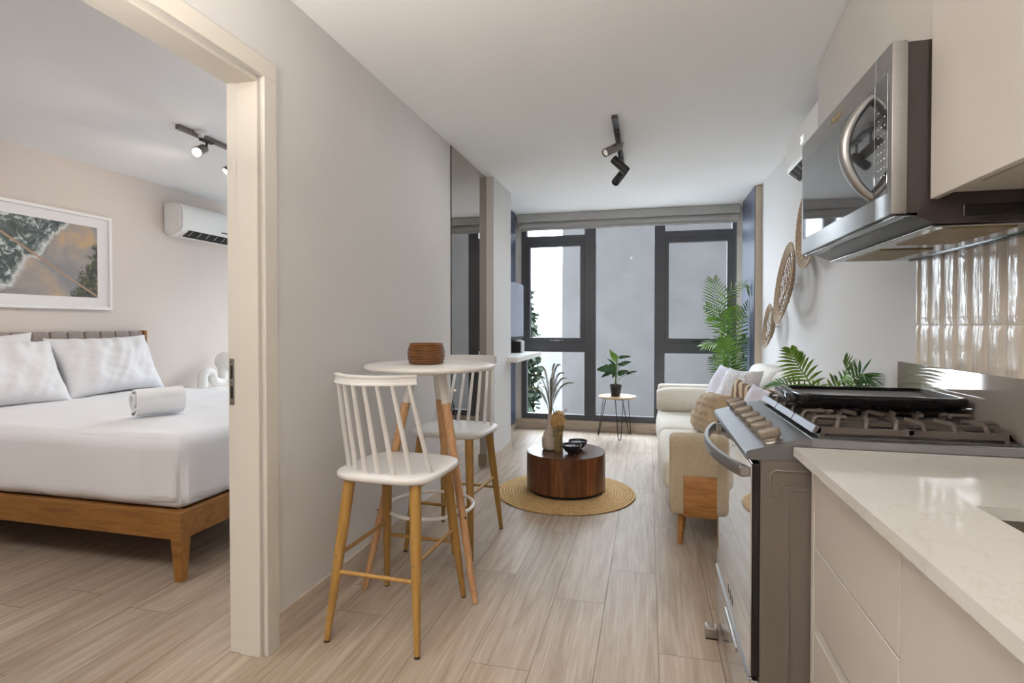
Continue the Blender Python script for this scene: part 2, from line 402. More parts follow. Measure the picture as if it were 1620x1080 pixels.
# ------------------------------------------------------------------ objects
def wloc(o):
    v = Vector((0, 0, 0))
    while o: v = v + o.location; o = o.parent
    return v
def obj(name, bm, m, parent=None, origin=None, sharp=35, label=None, smooth=True):
    """link one mesh object; bm is in world coordinates (all builders run unrotated)"""
    base = wloc(parent) if parent else Vector((0, 0, 0))
    loc = Vector(origin) if origin is not None else base
    bmesh.ops.translate(bm, verts=bm.verts, vec=-loc)
    me = bpy.data.meshes.new(name); bm.to_mesh(me); bm.free()
    if smooth and me.polygons:
        me.polygons.foreach_set('use_smooth', [True] * len(me.polygons)); me.set_sharp_from_angle(angle=radians(sharp))
    for k in (m if isinstance(m, (list, tuple)) else [m]): me.materials.append(MATS[k])
    o = bpy.data.objects.new(name, me); C.objects.link(o)
    if parent: o.parent = parent
    o.location = loc - base
    if label: o['label'] = label
    return o
def tag(o, label, cat, group=None, kind=None):
    o['label'] = label; o['category'] = cat
    if group: o['group'] = group
    if kind: o['kind'] = kind
    return o
def thing(name, label, cat, loc=(0, 0, 0), group=None):
    o = bpy.data.objects.new(name, None); C.objects.link(o); o.location = loc; o.empty_display_size = 0.1
    return tag(o, label, cat, group)
def struct(name, bm, m, label=None, parent=None, **kw):
    o = obj(name, bm, m, parent, **kw)
    if not parent: o['kind'] = 'structure'
    if label: o['label'] = label
    return o
def dup(root, loc, rotz, label):
    r = root.copy(); C.objects.link(r); r.location = loc; r.rotation_euler = (0, 0, rotz); r['label'] = label
    for ch in list(root.children):
        c = ch.copy(); C.objects.link(c); c.parent = r
        for g in list(ch.children):
            d = g.copy(); C.objects.link(d); d.parent = c
    return r
def text(name, body, m, parent, size, M, depth=0.0004):
    cu = bpy.data.curves.new(name, 'FONT'); cu.body = body; cu.size = size; cu.extrude = depth; cu.align_x = 'CENTER'; cu.align_y = 'CENTER'
    cu.materials.append(MATS[m])
    o = bpy.data.objects.new(name, cu); C.objects.link(o); o.parent = parent
    me = bpy.data.meshes.new_from_object(o.evaluated_get(bpy.context.evaluated_depsgraph_get())); bpy.data.objects.remove(o); bpy.data.curves.remove(cu)
    me.materials.clear(); me.materials.append(MATS[m])
    o = bpy.data.objects.new(name, me); C.objects.link(o); o.parent = parent
    o.matrix_local = Matrix.Translation(-wloc(parent)) @ M
    return o
def frameM(o, x, y):      # text frame: origin, reading direction, up direction
    x = Vector(x).normalized(); y = Vector(y).normalized(); z = x.cross(y)
    M = Matrix((x, y, z)).transposed().to_4x4(); M.translation = Vector(o); return M

# pixel helpers: a place given as a pixel of the measured photo and the plane it lies on
_f = 862.0; _R = cam.rotation_euler.to_matrix()
def on(px, py, ax, val):
    d = _R @ Vector(((px - 810) / _f, -(py - 526) / _f, -1)); i = 'XYZ'.index(ax)
    return CAM + d * ((val - CAM[i]) / d[i])

# =================================================================== SETTING
ZC = 2.55; WL = -1.395; WR = 1.02; XB = -4.42
# ---- floor of planks
PW = 0.2265; X00 = 0.04; LEN = 1.335
def floor():
    bm = BM(); col = bm.loops.layers.color.new('plank')
    rnd = random.Random(3)
    known = {-3: 1.905, -2: 2.451, -1: 2.81, 0: 2.13, -4: 2.637}
    g = 0.0012
    for k in range(-21, 6):
        x0 = X00 + k * PW; x1 = x0 + PW
        off = known.get(k, rnd.random() * LEN)
        y = off - LEN * math.ceil((off + 2.6) / LEN)
        while y < 6.5:
            c = (rnd.random(), rnd.random(), rnd.random(), 1)
            a, b = max(y, -2.6), min(y + LEN, 6.56)
            if b > a:
                vs = [bm.verts.new(p) for p in ((x0 + g, a + g, 0), (x1 - g, a + g, 0), (x1 - g, b - g, 0), (x0 + g, b - g, 0))]
                f = bm.faces.new(vs)
                for lp in f.loops: lp[col] = c
            y += LEN
    n0 = len(bm.faces)
    vs = [bm.verts.new(p) for p in ((-4.72, -2.62, -0.0015), (1.4, -2.62, -0.0015), (1.4, 6.6, -0.0015), (-4.72, 6.6, -0.0015))]
    f = bm.faces.new(vs); f.material_index = 1
    box(bm, -4.72, 1.4, -2.62, 6.6, -0.15, -0.002)
    bm.faces.ensure_lookup_table()
    for f in bm.faces[n0:]: f.material_index = 1
    struct('floor', bm, ['plank', 'grout'], 'pale wood-look plank floor running through both rooms', smooth=False)
floor()
struct('ceiling', box(BM(), -4.6, 1.2, -2.6, 6.75, ZC, ZC + 0.12), 'ceiling_paint', 'flat white ceiling over both rooms')
bm = BM()
for a in ((-1.545, WL, -2.6, 0.80, 0, ZC), (-1.545, WL, 0.80, 1.755, 2.17, ZC), (-1.545, WL, 1.755, 4.62, 0, ZC), (-1.72, -1.325, 4.62, 5.23, 0, ZC), (-1.72, -1.56, 5.23, 6.75, 0, ZC)):
    box(bm, *a)
struct('wall_left', bm, 'wall_paint', 'white partition wall with door opening and shallow pier')
struct('wall_right', box(BM(), WR, WR + 0.15, -2.6, 6.75, 0, ZC), 'wall_paint', 'white wall behind kitchen and sofa')
struct('wall_back', box(BM(), -4.6, 1.2, -2.72, -2.6, 0, ZC), 'wall_paint', 'white wall behind the viewer')
struct('wall_bedroom', box(BM(), XB - 0.15, XB, -2.6, 6.75, 0, ZC), 'bedroom_paint', 'warm beige bedroom wall behind the bed')
bm = BM()
for a in ((-1.56, -1.50, 6.46, 6.62, 0, ZC), (0.94, WR, 6.46, 6.62, 0, ZC), (-1.50, 0.94, 6.46, 6.62, 0, 0.115), (-1.50, 0.94, 6.46, 6.62, 2.52, ZC),
          (XB, -4.05, 6.46, 6.62, 0, ZC), (-1.85, -1.72, 6.46, 6.62, 0, ZC), (-4.05, -1.85, 6.46, 6.62, 0, 0.45), (-4.05, -1.85, 6.46, 6.62, 2.4, ZC)):
    box(bm, *a)
struct('wall_far', bm, 'wall_paint', 'white end wall around the tall windows')
# baseboards
bm = BM()
box(bm, WL, WL + 0.010, 1.82, 3.733, 0, 0.128, 0.001, 1)
box(bm, WL, WL + 0.010, -2.6, 0.73, 0, 0.128, 0.001, 1)
struct('baseboard_left', bm, 'base_tile', 'greige baseboard under the white partition wall')
bm = BM()
box(bm, -1.325, -1.315, 4.61, 5.24, 0, 0.10); box(bm, WL + 0.006, -1.315, 4.61, 4.62, 0, 0.10); box(bm, -1.56, -1.315, 5.23, 5.24, 0, 0.10)
box(bm, -1.56, -1.55, 5.24, 6.46, 0, 0.115)
struct('baseboard_pier', bm, 'base_tile', 'pale baseboard round the wall pier')
struct('baseboard_far', box(BM(), -1.55, WR, 6.448, 6.46, 0, 0.113), 'base_tile', 'pale baseboard under the tall windows')
struct('baseboard_right', box(BM(), WR - 0.01, WR, 2.46, 6.448, 0, 0.10), 'base_tile', 'pale baseboard behind the sofa')
struct('baseboard_bedroom', box(BM(), XB, XB + 0.01, -2.6, 6.46, 0, 0.10), 'base_tile', 'pale baseboard behind the bed')

# ---- door frame to the bedroom
d = bpy.data.objects.new('door_1', None); C.objects.link(d); d.location = (WL, 1.755, 0); d['kind'] = 'structure'; d['label'] = 'cream frame of the bedroom doorway without its leaf showing'
def dbox(name, *a, m='jamb_paint', bev=0.002, label=None): return obj(name, box(BM(), *a, bev, 1), m, d, label=label)
dbox('jamb', -1.497, -1.408, 1.735, 1.757, 0, 2.168)
dbox('door_stop', -1.548, -1.497, 1.742, 1.757, 0, 2.168)
dbox('casing', -1.398, -1.385, 1.748, 1.818, 0, 2.172)
dbox('casing_head', -1.398, -1.385, 0.73, 1.818, 2.172, 2.24)
dbox('casing', -1.398, -1.385, 0.73, 0.802, 0, 2.172)
dbox('jamb_head', -1.497, -1.408, 0.82, 1.735, 2.15, 2.172)
dbox('stop_head', -1.548, -1.497, 0.815, 1.742, 2.158, 2.172)
dbox('jamb', -1.548, -1.408, 0.80, 0.82, 0, 2.168)
sp = obj('strike_plate', box(BM(), -1.541, -1.519, 1.7395, 1.743, 0.945, 1.122, 0.001, 1), 'chrome', d, label='brushed metal strike plate')
for z0, z1 in ((0.985, 1.035), (1.05, 1.10)) if False else ((0.97, 1.018), (1.045, 1.095)):
    obj('slot', box(BM(), -1.535, -1.5255, 1.7385, 1.741, z0, z1), 'black_rubber', sp)
for z in (0.955, 1.031, 1.111):
    obj('screw', cyl(BM(), (-1.530, 1.7385, z), (-1.530, 1.741, z), 0.0025, 8), 'mark_dark', sp)

# ---- windows
def win_rect(bm, x0, x1, z0, z1, bw, y0, y1):
    """a rectangular frame of bar width bw (l, r, b, t)"""
    l_, r_, b_, t_ = bw
    box(bm, x0, x0 + l_, y0, y1, z0, z1); box(bm, x1 - r_, x1, y0, y1, z0, z1)
    box(bm, x0 + l_, x1 - r_, y0, y1, z0, z0 + b_); box(bm, x0 + l_, x1 - r_, y0, y1, z1 - t_, z1)
w1 = bpy.data.objects.new('window_1', None); C.objects.link(w1); w1.location = (-0.28, 6.5, 0.115); w1['kind'] = 'structure'; w1['label'] = 'tall window wall of three bays in dark grey frames'
bm = BM(); Y0, Y1 = 6.45, 6.53
for a in ((-1.50, -1.435, .115, 2.52), (-.735, -.605, .115, 2.52), (.062, .178, .115, 2.52), (.895, .94, .115, 2.52)): box(bm, a[0], a[1], Y0, Y1, a[2], a[3])
for x0, x1 in ((-1.435, -.735), (.178, .895)):
    for z0, z1 in ((.115, .18), (.925, 1.04), (2.235, 2.312), (2.47, 2.52)): box(bm, x0, x1, Y0, Y1, z0, z1)
for z0, z1 in ((.115, .185), (2.47, 2.52)): box(bm, -.605, .062, Y0, Y1, z0, z1)
obj('window_frame', bm, 'win_frame', w1)
for x0, x1, hx in ((-1.435, -.735, -1.06), (.178, .895, .56)):
    bm = BM(); win_rect(bm, x0 + .004, x1 - .004, 1.044, 2.231, (.038, .048, .052, .05), 6.444, 6.52)
    s = obj('sash', bm, 'win_frame', w1)
    bm = BM(); win_rect(bm, x0, x1, 1.04, 2.235, (.004, .004, .004, .004), 6.4485, 6.46); obj('seal', bm, 'win_seal', s)
    bm = BM(); box(bm, hx - .085, hx + .085, 6.42, 6.432, 1.058, 1.068, .002, 1); box(bm, hx - .03, hx + .03, 6.43, 6.446, 1.052, 1.072, .002, 1)
    obj('window_handle', bm, 'chrome' if hx < 0 else 'black_metal', s)
    obj('pane', box(BM(), x0 + .04, x1 - .05, 6.487, 6.492, 1.095, 2.182), 'pane_glass', s)
    obj('pane', box(BM(), x0, x1, 6.487, 6.492, .18, .925), 'pane_glass', w1)
    obj('pane', box(BM(), x0, x1, 6.487, 6.492, 2.312, 2.47), 'pane_glass', w1)
obj('pane', box(BM(), -.605, .062, 6.487, 6.492, .185, 2.47), 'pane_glass', w1)
w2 = bpy.data.objects.new('window_2', None); C.objects.link(w2); w2.location = (-2.95, 6.5, 0.45); w2['kind'] = 'structure'; w2['label'] = 'bedroom window beyond the bed'
bm = BM(); win_rect(bm, -4.05, -1.85, .45, 2.4, (.06, .06, .06, .06), Y0, Y1); box(bm, -2.99, -2.91, Y0, Y1, .51, 2.34); obj('window_frame', bm, 'win_frame', w2)
obj('pane', box(BM(), -3.99, -2.99, 6.487, 6.492, .51, 2.34), 'pane_glass', w2); obj('pane', box(BM(), -2.91, -1.91, 6.487, 6.492, .51, 2.34), 'pane_glass', w2)

# ---- roller blind
t = thing('roller_blind', 'grey roller blind rolled up under the ceiling above the tall windows', 'blind', (-.28, 6.35, 2.55))
obj('cassette', box(BM(), -1.515, .955, 6.285, 6.445, 2.462, 2.548, .004, 1), 'blind_fabric', t)
bm = BM(); cyl(bm, (-1.50, 6.385, 2.43), (.94, 6.385, 2.43), .042, 20); obj('roll', bm, 'blind_fabric', t)
bm = BM(); box(bm, -1.495, .935, 6.366, 6.370, 2.385, 2.46); obj('fabric', bm, 'blind_fabric', t)
bm = BM(); box(bm, -1.495, .935, 6.355, 6.378, 2.366, 2.386, .003, 1); obj('bottom_bar', bm, 'blind_fabric', t)

# ---- outside
struct('wall_outside', box(box(BM(), -1.86, 4.5, 12.0, 12.5, -8, 3.75), 4.0, 4.5, 6.75, 12.0, -8, 12.0), 'concrete', 'weathered grey concrete wall outside the windows with an added unseen side wing')  # the tall side wing is unseen, added to cut skylight on the concrete
o = obj('apartment_block', box(BM(), -3.05, -1.7, 15.0, 18, -8, 2.9), 'white_building', origin=(-1, 16, -8)); tag(o, 'sunlit white building far beyond the concrete wall', 'building')
bm = BM()
for i in range(2): box(bm, -2.35 + .5 * i, -2.25 + .5 * i, 14.9, 15.0, -8, 1.0)
obj('pilaster', bm, 'white_building', o)
struct('wall_shade_block', box(BM(), -14, 9, -2.7, 6.75, ZC + .13, 12.0), 'shade_block_paint', 'unseen block above the flat added to shade the concrete wall')  # unseen upper storeys added to keep skylight off the concrete wall
struct('ground_reflector', box(BM(), -3.0, 3.98, 6.76, 11.98, -1.2, -1.0), 'reflector', 'added unseen pale terrace below the windows')  # unseen slab added to bounce daylight up onto the ceiling
struct('ground_outside', box(BM(), -16, 8, 6.75, 30, -8.2, -8), 'concrete')
def leafy_tree(name, label, cx, cy, z0, z1, rx, rz, nleaf, seed):
    t = thing(name, label, 'tree', (cx, cy, -8))
    bm = BM(); tube(bm, [(cx, cy, -8), (cx + .15, cy, z0 + .5), (cx - .1, cy + .1, z1 - .8)], [.22, .14, .05], 10); obj('trunk', bm, 'bark', t)
    R = random.Random(seed); bm = BM(); zc = (z0 + z1) / 2
    for i in range(nleaf):
        a = R.random() * 2 * pi; u = R.uniform(-1, 1); q = R.random() ** .5
        k = 1 + .25 * noise.noise(Vector((cos(a) * 2, sin(a) * 2, u * 3 + seed)))
        p = Vector((cx + rx * q * k * sqrt(1 - u * u * .8) * cos(a), cy + rx * q * sqrt(1 - u * u * .8) * sin(a), zc + rz * u))
        d1 = Vector((R.uniform(-1, 1), R.uniform(-1, 1), R.uniform(-1, .4))).normalized() * R.uniform(.13, .24); d2 = d1.cross(Vector((R.uniform(-1, 1), R.uniform(-1, 1), 1))).normalized() * .07
        bm.faces.new([bm.verts.new(v) for v in (p, p + d1 * .5 + d2, p + d1, p + d1 * .5 - d2)])
    obj('foliage', bm, 'tree_leaf', t, smooth=False)
leafy_tree('garden_tree', 'leafy green tree seen in the left edge of the tall windows', -3.34, 13.6, -3.2, 2.5, .58, 2.9, 9000, 2)

# ---- navy side panels by the window
for nm, x0, x1, y0, y1, z0, lab in (('wall_panel', .957, WR, 5.50, 6.18, .0, 'navy blue panel on the wall behind the tall palm'), ('wall_panel', -1.56, -1.515, 5.36, 6.21, .10, 'navy blue panel behind the television')):
    s = 1 if x0 > 0 else -1
    t = thing(nm, lab, 'panel', ((x0 + x1) / 2, y0, z0), 'navy panels flanking the window')
    bm = BM()
    if x0 > 0:
        obj('panel_core', box(BM(), x0 + .006, x1, y0, y1, z0, ZC - .005), 'panel_edge', t, label='beige edge')
        n = 11; dy = (y1 - y0) / n
        for i in range(n): box(bm, x0, x0 + .006, y0 + i * dy + .0012, y0 + (i + 1) * dy - .0012, z0, ZC - .005)
    else:
        obj('panel_core', box(BM(), x0, x1 - .006, y0, y1, z0, ZC - .005), 'panel_edge', t)
        n = 13; dy = (y1 - y0) / n
        for i in range(n): box(bm, x1 - .006, x1, y0 + i * dy + .0012, y0 + (i + 1) * dy - .0012, z0, ZC - .005)
    obj('panel_face', bm, 'navy', t)

# ---- bronze wall mirror
t = thing('wall_mirror', 'full-height bronze tinted mirror on the white wall behind the far stool', 'mirror', (WL, 4.17, 0))
obj('mirror_sheet', box(BM(), WL, WL + .005, 3.737, 4.612, .002, ZC - .004), 'bronze_mirror', t)
bm = BM(); box(bm, WL, WL + .0065, 3.731, 3.737, .002, ZC - .004); obj('edge_trim', bm, 'mirror_edge', t)

# ---- television, shelf, box
t = thing('television', 'slim television on the recess wall beside the window', 'television', (-1.47, 5.87, 1.1))
obj('casing', box(BM(), -1.455, -1.424, 5.50, 6.215, 1.085, 1.712, .004, 1), 'track_black', t)
obj('screen', box(BM(), -1.424, -1.418, 5.505, 6.21, 1.118, 1.708), 'tv_screen', t)
obj('wall_bracket', box(BM(), -1.515, -1.455, 5.75, 6.0, 1.3, 1.5), 'black_metal', t)
o = obj('floating_shelf', box(BM(), -1.555, -1.225, 5.10, 6.30, .885, .935, .003, 1), 'white_lacquer', origin=(-1.39, 5.7, .885)); tag(o, 'thick white floating shelf below the television', 'shelf')
t = thing('set_top_box', 'small grey box on the white floating shelf', 'box', (-1.44, 5.96, .935))
obj('casing', box(BM(), -1.50, -1.375, 5.93, 6.07, .936, 1.07, .01, 2), 'router_grey', t)
obj('front_grille', box(BM(), -1.49, -1.385, 5.915, 5.931, .945, 1.062, .004, 1), 'black_rubber', t)

# ---- track lights
def head(t, A, B, r, mname, lens=None, stem_from=None):
    A, B = Vector(A), Vector(B); d_ = (B - A).normalized()
    L_ = (B - A).length; Mh = Matrix.Translation(A) @ d_.to_track_quat('Z', 'Y').to_matrix().to_4x4()
    h = obj('spot_head', xf(lathe(BM(), [(0, 0), (r * .9, 0), (r, .004), (r, L_ - .003), (r * .95, L_), (r * .88, L_), (r * .84, L_ - .014), (0, L_ - .014)], 0, 0, 28), Mh), mname, t)
    obj('lens', xf(lathe(BM(), [(0, L_ - .012), (r * .8, L_ - .012), (r * .7, L_ - .008), (0, L_ - .007)], 0, 0, 24), Mh), lens or 'mark_dark', h)
    if stem_from is not None:
        bm = BM(); q = Vector(stem_from); mid = (A + B) / 2
        tube(bm, [q, Vector((q.x, q.y, mid.z + .03)), mid], .008, 10); box(bm, q.x - .016, q.x + .016, q.y - .05, q.y + .05, q.z, q.z + .012); obj('stem', bm, 'track_black', h)
    return h
t = thing('track_light', 'black ceiling track with three cylinder spots over the living area', 'track light', (-.21, 3.9, ZC))
bm = BM(); box(bm, -.228, -.192, 3.45, 4.45, 2.525, ZC - .001); obj('rail', bm, 'track_black', t)
head(t, on(981, 230, 'Y', 3.80), on(957, 242, 'Y', 3.70), .028, 'head_grey', 'spot_lens', (-.21, 3.72, 2.513))
head(t, on(970, 251, 'Y', 4.02), on(992, 271, 'Y', 4.02), .030, 'track_black', None, (-.21, 4.05, 2.513))
head(t, on(987, 271, 'Y', 4.30), on(973, 289, 'Y', 4.22), .030, 'track_black', None, (-.21, 4.30, 2.513))
bm = BM(); box(bm, -.19, -.17, 3.98, 4.06, 2.532, ZC - .001, .003, 1); obj('feed_cap', bm, 'white_plastic', t)
t = thing('track_light', 'bronze ceiling track in the bedroom with its first spot glowing', 'track light', (-2.97, 3.4, ZC))
bm = BM(); box(bm, -2.988, -2.952, 2.92, 4.4, 2.522, ZC - .001); obj('rail', bm, 'head_grey', t)
hd = head(t, on(322, 236, 'Y', 3.16), on(311, 241, 'Y', 3.05), .034, 'head_grey', 'lamp_glow', (-2.97, 3.16, 2.51))
head(t, on(372, 262, 'Y', 3.56), on(357, 272, 'Y', 3.50), .034, 'head_grey', 'lamp_glow', (-2.97, 3.60, 2.51))
bm = BM(); lathe(bm, [(0, 2.549), (.045, 2.549), (.045, 2.54), (.018, 2.53), (.018, 2.515), (0, 2.515)], -2.93, 3.07, 20); obj('feed_cap', bm, 'white_plastic', t)
def spot(loc, target, power, col, size=1.4, r=.03):
    l = bpy.data.lights.new('spot', 'SPOT'); l.energy = power; l.color = col; l.spot_size = size; l.spot_blend = .8; l.shadow_soft_size = r
    o = bpy.data.objects.new('spot', l); C.objects.link(o); o.location = loc; o.rotation_euler = (Vector(target) - Vector(loc)).to_track_quat('-Z', 'Y').to_euler()
q = on(309, 242, 'Y', 3.0); spot(q, (-3.6, 1.6, .8), 14, (1, .88, .74), 2.4)
q = on(354, 274, 'Y', 3.46); spot(q, (-4.4, 3.2, 1.6), 12, (1, .88, .74), 2.2)
for a_, b_, pw in ((on(957, 242, 'Y', 3.68), (-1.35, 2.9, 1.0), 12), (on(993, 272, 'Y', 4.02), (.9, 4.6, .8), 5), (on(972, 290, 'Y', 4.2), (-1.2, 5.2, .6), 16)):
    a_ = Vector(a_); a_ = a_ + (Vector(b_) - a_).normalized() * .05
    spot(a_, b_, pw, (1, .98, .96), 2.3, .04)
# added fill lamps on the ceiling, out of the frame
for i, (loc, sz, pw, colr) in enumerate(FILL_LAMPS):
    t = thing('fill_ceiling_lamp', ['unseen flat square fill lamp added by the entrance', 'unseen flat square fill lamp added in the bedroom'][i], 'lamp', (loc[0], loc[1], ZC), 'added flat square fill lamps')
    bm = BM(); h = sz / 2
    box(bm, loc[0] - h - .02, loc[0] + h + .02, loc[1] - h - .02, loc[1] + h + .02, ZC - .03, ZC - .001); obj('housing', bm, 'white_plastic', t)
    area('fill_light', (loc[0], loc[1], ZC - .04), (0, 0, 0), sz, sz, pw, colr)

(ux, uy, uz), upw, ucol = FILL_UPLIGHT
t = thing('fill_floor_lamp', 'unseen slim uplighter added as fill by the wall beside the bedroom door', 'lamp', (ux, uy, 0))  # added out of frame to fill the room by way of the ceiling
obj('base', lathe(BM(), [(0, 0), (.13, 0), (.13, .012), (.02, .02), (0, .02)], ux, uy, 32), 'track_black', t)
obj('pole', cyl(BM(), (ux, uy, .015), (ux, uy, uz - .08), .011), 'track_black', t)
obj('shade', lathe(BM(), [(0, uz - .09), (.05, uz - .085), (.15, uz - .02), (.165, uz + .01), (.16, uz + .01), (.145, uz - .015), (.05, uz - .07), (0, uz - .075)], ux, uy, 40), 'white_plastic', t)
area('fill_light', (ux, uy, uz), (pi, 0, 0), .22, .22, upw, ucol)

# =================================================================== BEDROOM
def bed():
    t = thing('bed', 'wooden double bed with a grey channelled headboard', 'bed', (-3.3, 3.0, 0))
    x0, x1, y0, y1 = -4.36, -2.19, 2.15, 3.91
    obj('side_rail', box(BM(), x0 + .06, x1 - .05, y0, y0 + .03, .205, .34, .003, 1), 'bed_wood', t)
    obj('side_rail', box(BM(), x0 + .06, x1 - .05, y1 - .03, y1, .205, .34, .003, 1), 'bed_wood', t)
    obj('foot_rail', box(BM(), x1 - .032, x1 - .002, y0 + .05, y1 - .05, .205, .34, .003, 1), 'bed_wood', t)
    for cx, sx in ((x1, -1), (x0 + .11, -1)):
        for cy, sy in ((y0, 1), (y1, -1)):
            bm = BM(); w, w2 = .062, .04
            vs = []
            for z, k, in ((0, w2), (.2, w), (.34, w)):
                vs.append([bm.verts.new(p) for p in ((cx, cy, z), (cx + sx * k, cy, z), (cx + sx * k, cy + sy * k, z), (cx, cy + sy * k, z))])
            for a, b in zip(vs, vs[1:]):
                for j in range(4): bm.faces.new((a[j], a[(j + 1) % 4], b[(j + 1) % 4], b[j]))
            bm.faces.new(vs[0]); bm.faces.new(vs[-1]); bmesh.ops.recalc_face_normals(bm, faces=bm.faces)
            bmesh.ops.bevel(bm, geom=list(bm.edges), offset=.003, segments=1, affect='EDGES')
            obj('leg', bm, 'bed_wood', t)
    obj('slat_base', box(BM(), x0 + .1, x1 - .04, y0 + .03, y1 - .03, .27, .33), 'bed_wood', t)
    hb = obj('headboard', box(BM(), -4.415, -4.395, 2.06, 3.92, .25, 1.175, .004, 1), 'bed_wood', t)
    bm = BM(); n = 14; dy = (3.895 - 2.085) / n
    for i in range(n): rbox(bm, -4.40, -4.345, 2.085 + i * dy + .0005, 2.085 + (i + 1) * dy - .0005, .45, 1.197, .022, 6)
    obj('headboard_cushion', bm, 'head_fabric', hb, label='grey upholstered channels')
    obj('end_post', box(BM(), -4.415, -4.34, 3.897, 3.925, .25, 1.20, .004, 1), 'bed_wood', hb)
    obj('end_post', box(BM(), -4.415, -4.34, 2.055, 2.083, .25, 1.20, .004, 1), 'bed_wood', hb)
    obj('mattress', rbox(BM(), x0 + .03, x1 - .03, y0 + .035, y1 - .035, .332, .655, .05, 12), 'linen_white', t)
bed()
def duvet():
    def fn(q, nrm):
        x, y, z = q
        k = noise.noise(Vector((x * 1.7, y * 1.7, z * 1.2 + 4))); k2 = noise.noise(Vector((x * 6 + y * 2.5, y * 5, z * 2.2)))
        top = max(0, min(1, (z - .60) / .08))
        d_ = .012 * k + .007 * k2 + .006 * (.4 - abs(noise.noise(Vector((x * 3.2 + y * 2, y * 5.5 - x, 7)))))
        if top < 1:     # hanging sides: soft vertical folds, wavy hem
            s = x * 9 if abs(nrm.y) > abs(nrm.x) else y * 9
            d_ = d_ * .6 + (1 - top) * (.005 * sin(s + 2 * k) + .003 * sin(2.7 * s + 5 * k2))
        q = q + Vector((nrm.x * d_, nrm.y * d_, d_ * top))
        if z < .40: q.z += .012 * noise.noise(Vector((x * 3, y * 3, 9))) + .006 * noise.noise(Vector((x * 11, y * 11, 2)))
        # crease where the cloth gathers at the near foot corner
        a = math.atan2(y - 2.30, x + 2.34)
        if x > -2.45 and y < 2.42 and z < .64: q = q + Vector((.7, -.7, 0)) * (.034 * math.exp(-((a + .50) / .10) ** 2) - .026 * math.exp(-((a + .78) / .09) ** 2)) * (.64 - z) / .3
        # turned-down edge near the pillows
        if top > .5: q.z += .010 * (1 / (1 + math.exp((x + 3.86) / .012)))
        return q
    bm = rbox(BM(), -4.30, -2.205, 2.163, 3.897, .338, .70, .075, 56, fn=fn)
    o = obj('duvet', bm, 'linen_white', origin=(-3.2, 3.0, .34)); tag(o, 'white duvet spread over the wooden double bed', 'duvet')
duvet()
def put(name, bm, m, M, label, cat, group=None):
    """a thing modelled flat in local space and then set in its pose"""
    o = obj(name, bm, m, origin=(0, 0, 0), sharp=60); o.matrix_world = M; tag(o, label, cat, group); return o
def pose(loc, rz, lean, roll=0): return Matrix.Translation(loc) @ Matrix.Rotation(rz, 4, 'Z') @ Matrix.Rotation(lean, 4, 'X') @ Matrix.Rotation(roll, 4, 'Y')
G = 'pillows on the bed'
put('bed_pillow', pillow_bm(.84, .50, .24, 40, 1, .028), 'linen_white', pose((-4.10, 3.455, .70), -pi / 2, radians(24), radians(1)), 'white pillow leaning on the headboard at the window side of the bed', 'pillow', G)
put('bed_pillow', pillow_bm(.88, .50, .26, 40, 5, .036), 'linen_white', pose((-4.06, 2.625, .70), -pi / 2, radians(27), radians(-1.5)), 'rumpled white pillow at the door side of the bed', 'pillow', G)
put('bed_pillow', pillow_bm(.80, .50, .15, 20, 9, .016), 'linen_white', pose((-4.235, 2.60, .70), -pi / 2, radians(13), radians(1)), 'white pillow peeking out behind the rumpled one', 'pillow', G)
def towel():
    t = thing('rolled_towel', 'rolled white towel lying on the duvet', 'towel', (-2.89, 2.76, .71))
    A, B = Vector((-2.935, 2.555, .797)), Vector((-2.825, 2.785, .797)); ax = (B - A).normalized(); u = ax.cross(Vector((0, 0, 1))).normalized(); v = Vector((0, 0, 1))
    bm = BM(); turns = 3.2; n = 110; rings = []
    for k in range(9):
        s = k / 8; row = []; base = A.lerp(B, s)
        for i in range(n + 1):
            th = turns * 2 * pi * i / n; r = .012 + .083 * i / n + .002 * noise.noise(Vector((th * 1.2, s * 3, 1)))
            row.append(bm.verts.new(base + ax * (.008 * sin(th * .5) * (1 if k in (0, 8) else 0)) + u * (r * cos(th - 1.0)) + v * (r * sin(th - 1.0) * .97)))
        rings.append(row)
    for a, b in zip(rings, rings[1:]):
        for i in range(n): bm.faces.new((a[i], a[i + 1], b[i + 1], b[i]))
    bmesh.ops.recalc_face_normals(bm, faces=bm.faces); bmesh.ops.solidify(bm, geom=list(bm.faces), thickness=.011); bmesh.ops.recalc_face_normals(bm, faces=bm.faces)
    obj('towel_roll', bm, 'towel_white', t, sharp=70)
    bm = BM(); box(bm, -2.925, -2.911, 2.538, 2.542, .722, .733); obj('care_tag', bm, 'mark_dark', t)
towel()
# picture
t = thing('framed_picture', 'framed coastal photograph on the wall above the bed', 'picture', (XB, 3.05, 1.75))
yA, yB, zA, zB = 2.45, 3.645, 1.372, 2.145
bm = BM()
for a in ((yA, yA + .025, zA, zB), (yB - .025, yB, zA, zB), (yA + .025, yB - .025, zA, zA + .025), (yA + .025, yB - .025, zB - .025, zB)): box(bm, XB, XB + .032, *a, .002, 1)
obj('picture_frame', bm, 'frame_white', t)
obj('mat_board', box(BM(), XB + .002, XB + .012, yA + .025, yB - .025, zA + .025, zB - .025), 'mat_board', t)
pc = (XB + .0135, (yA + yB) / 2, (zA + zB) / 2)
bm = BM(); box(bm, XB + .012, XB + .014, yA + .115, yB - .115, zA + .10, zB - .10)
obj('print', bm, 'coast_print', t, origin=pc)
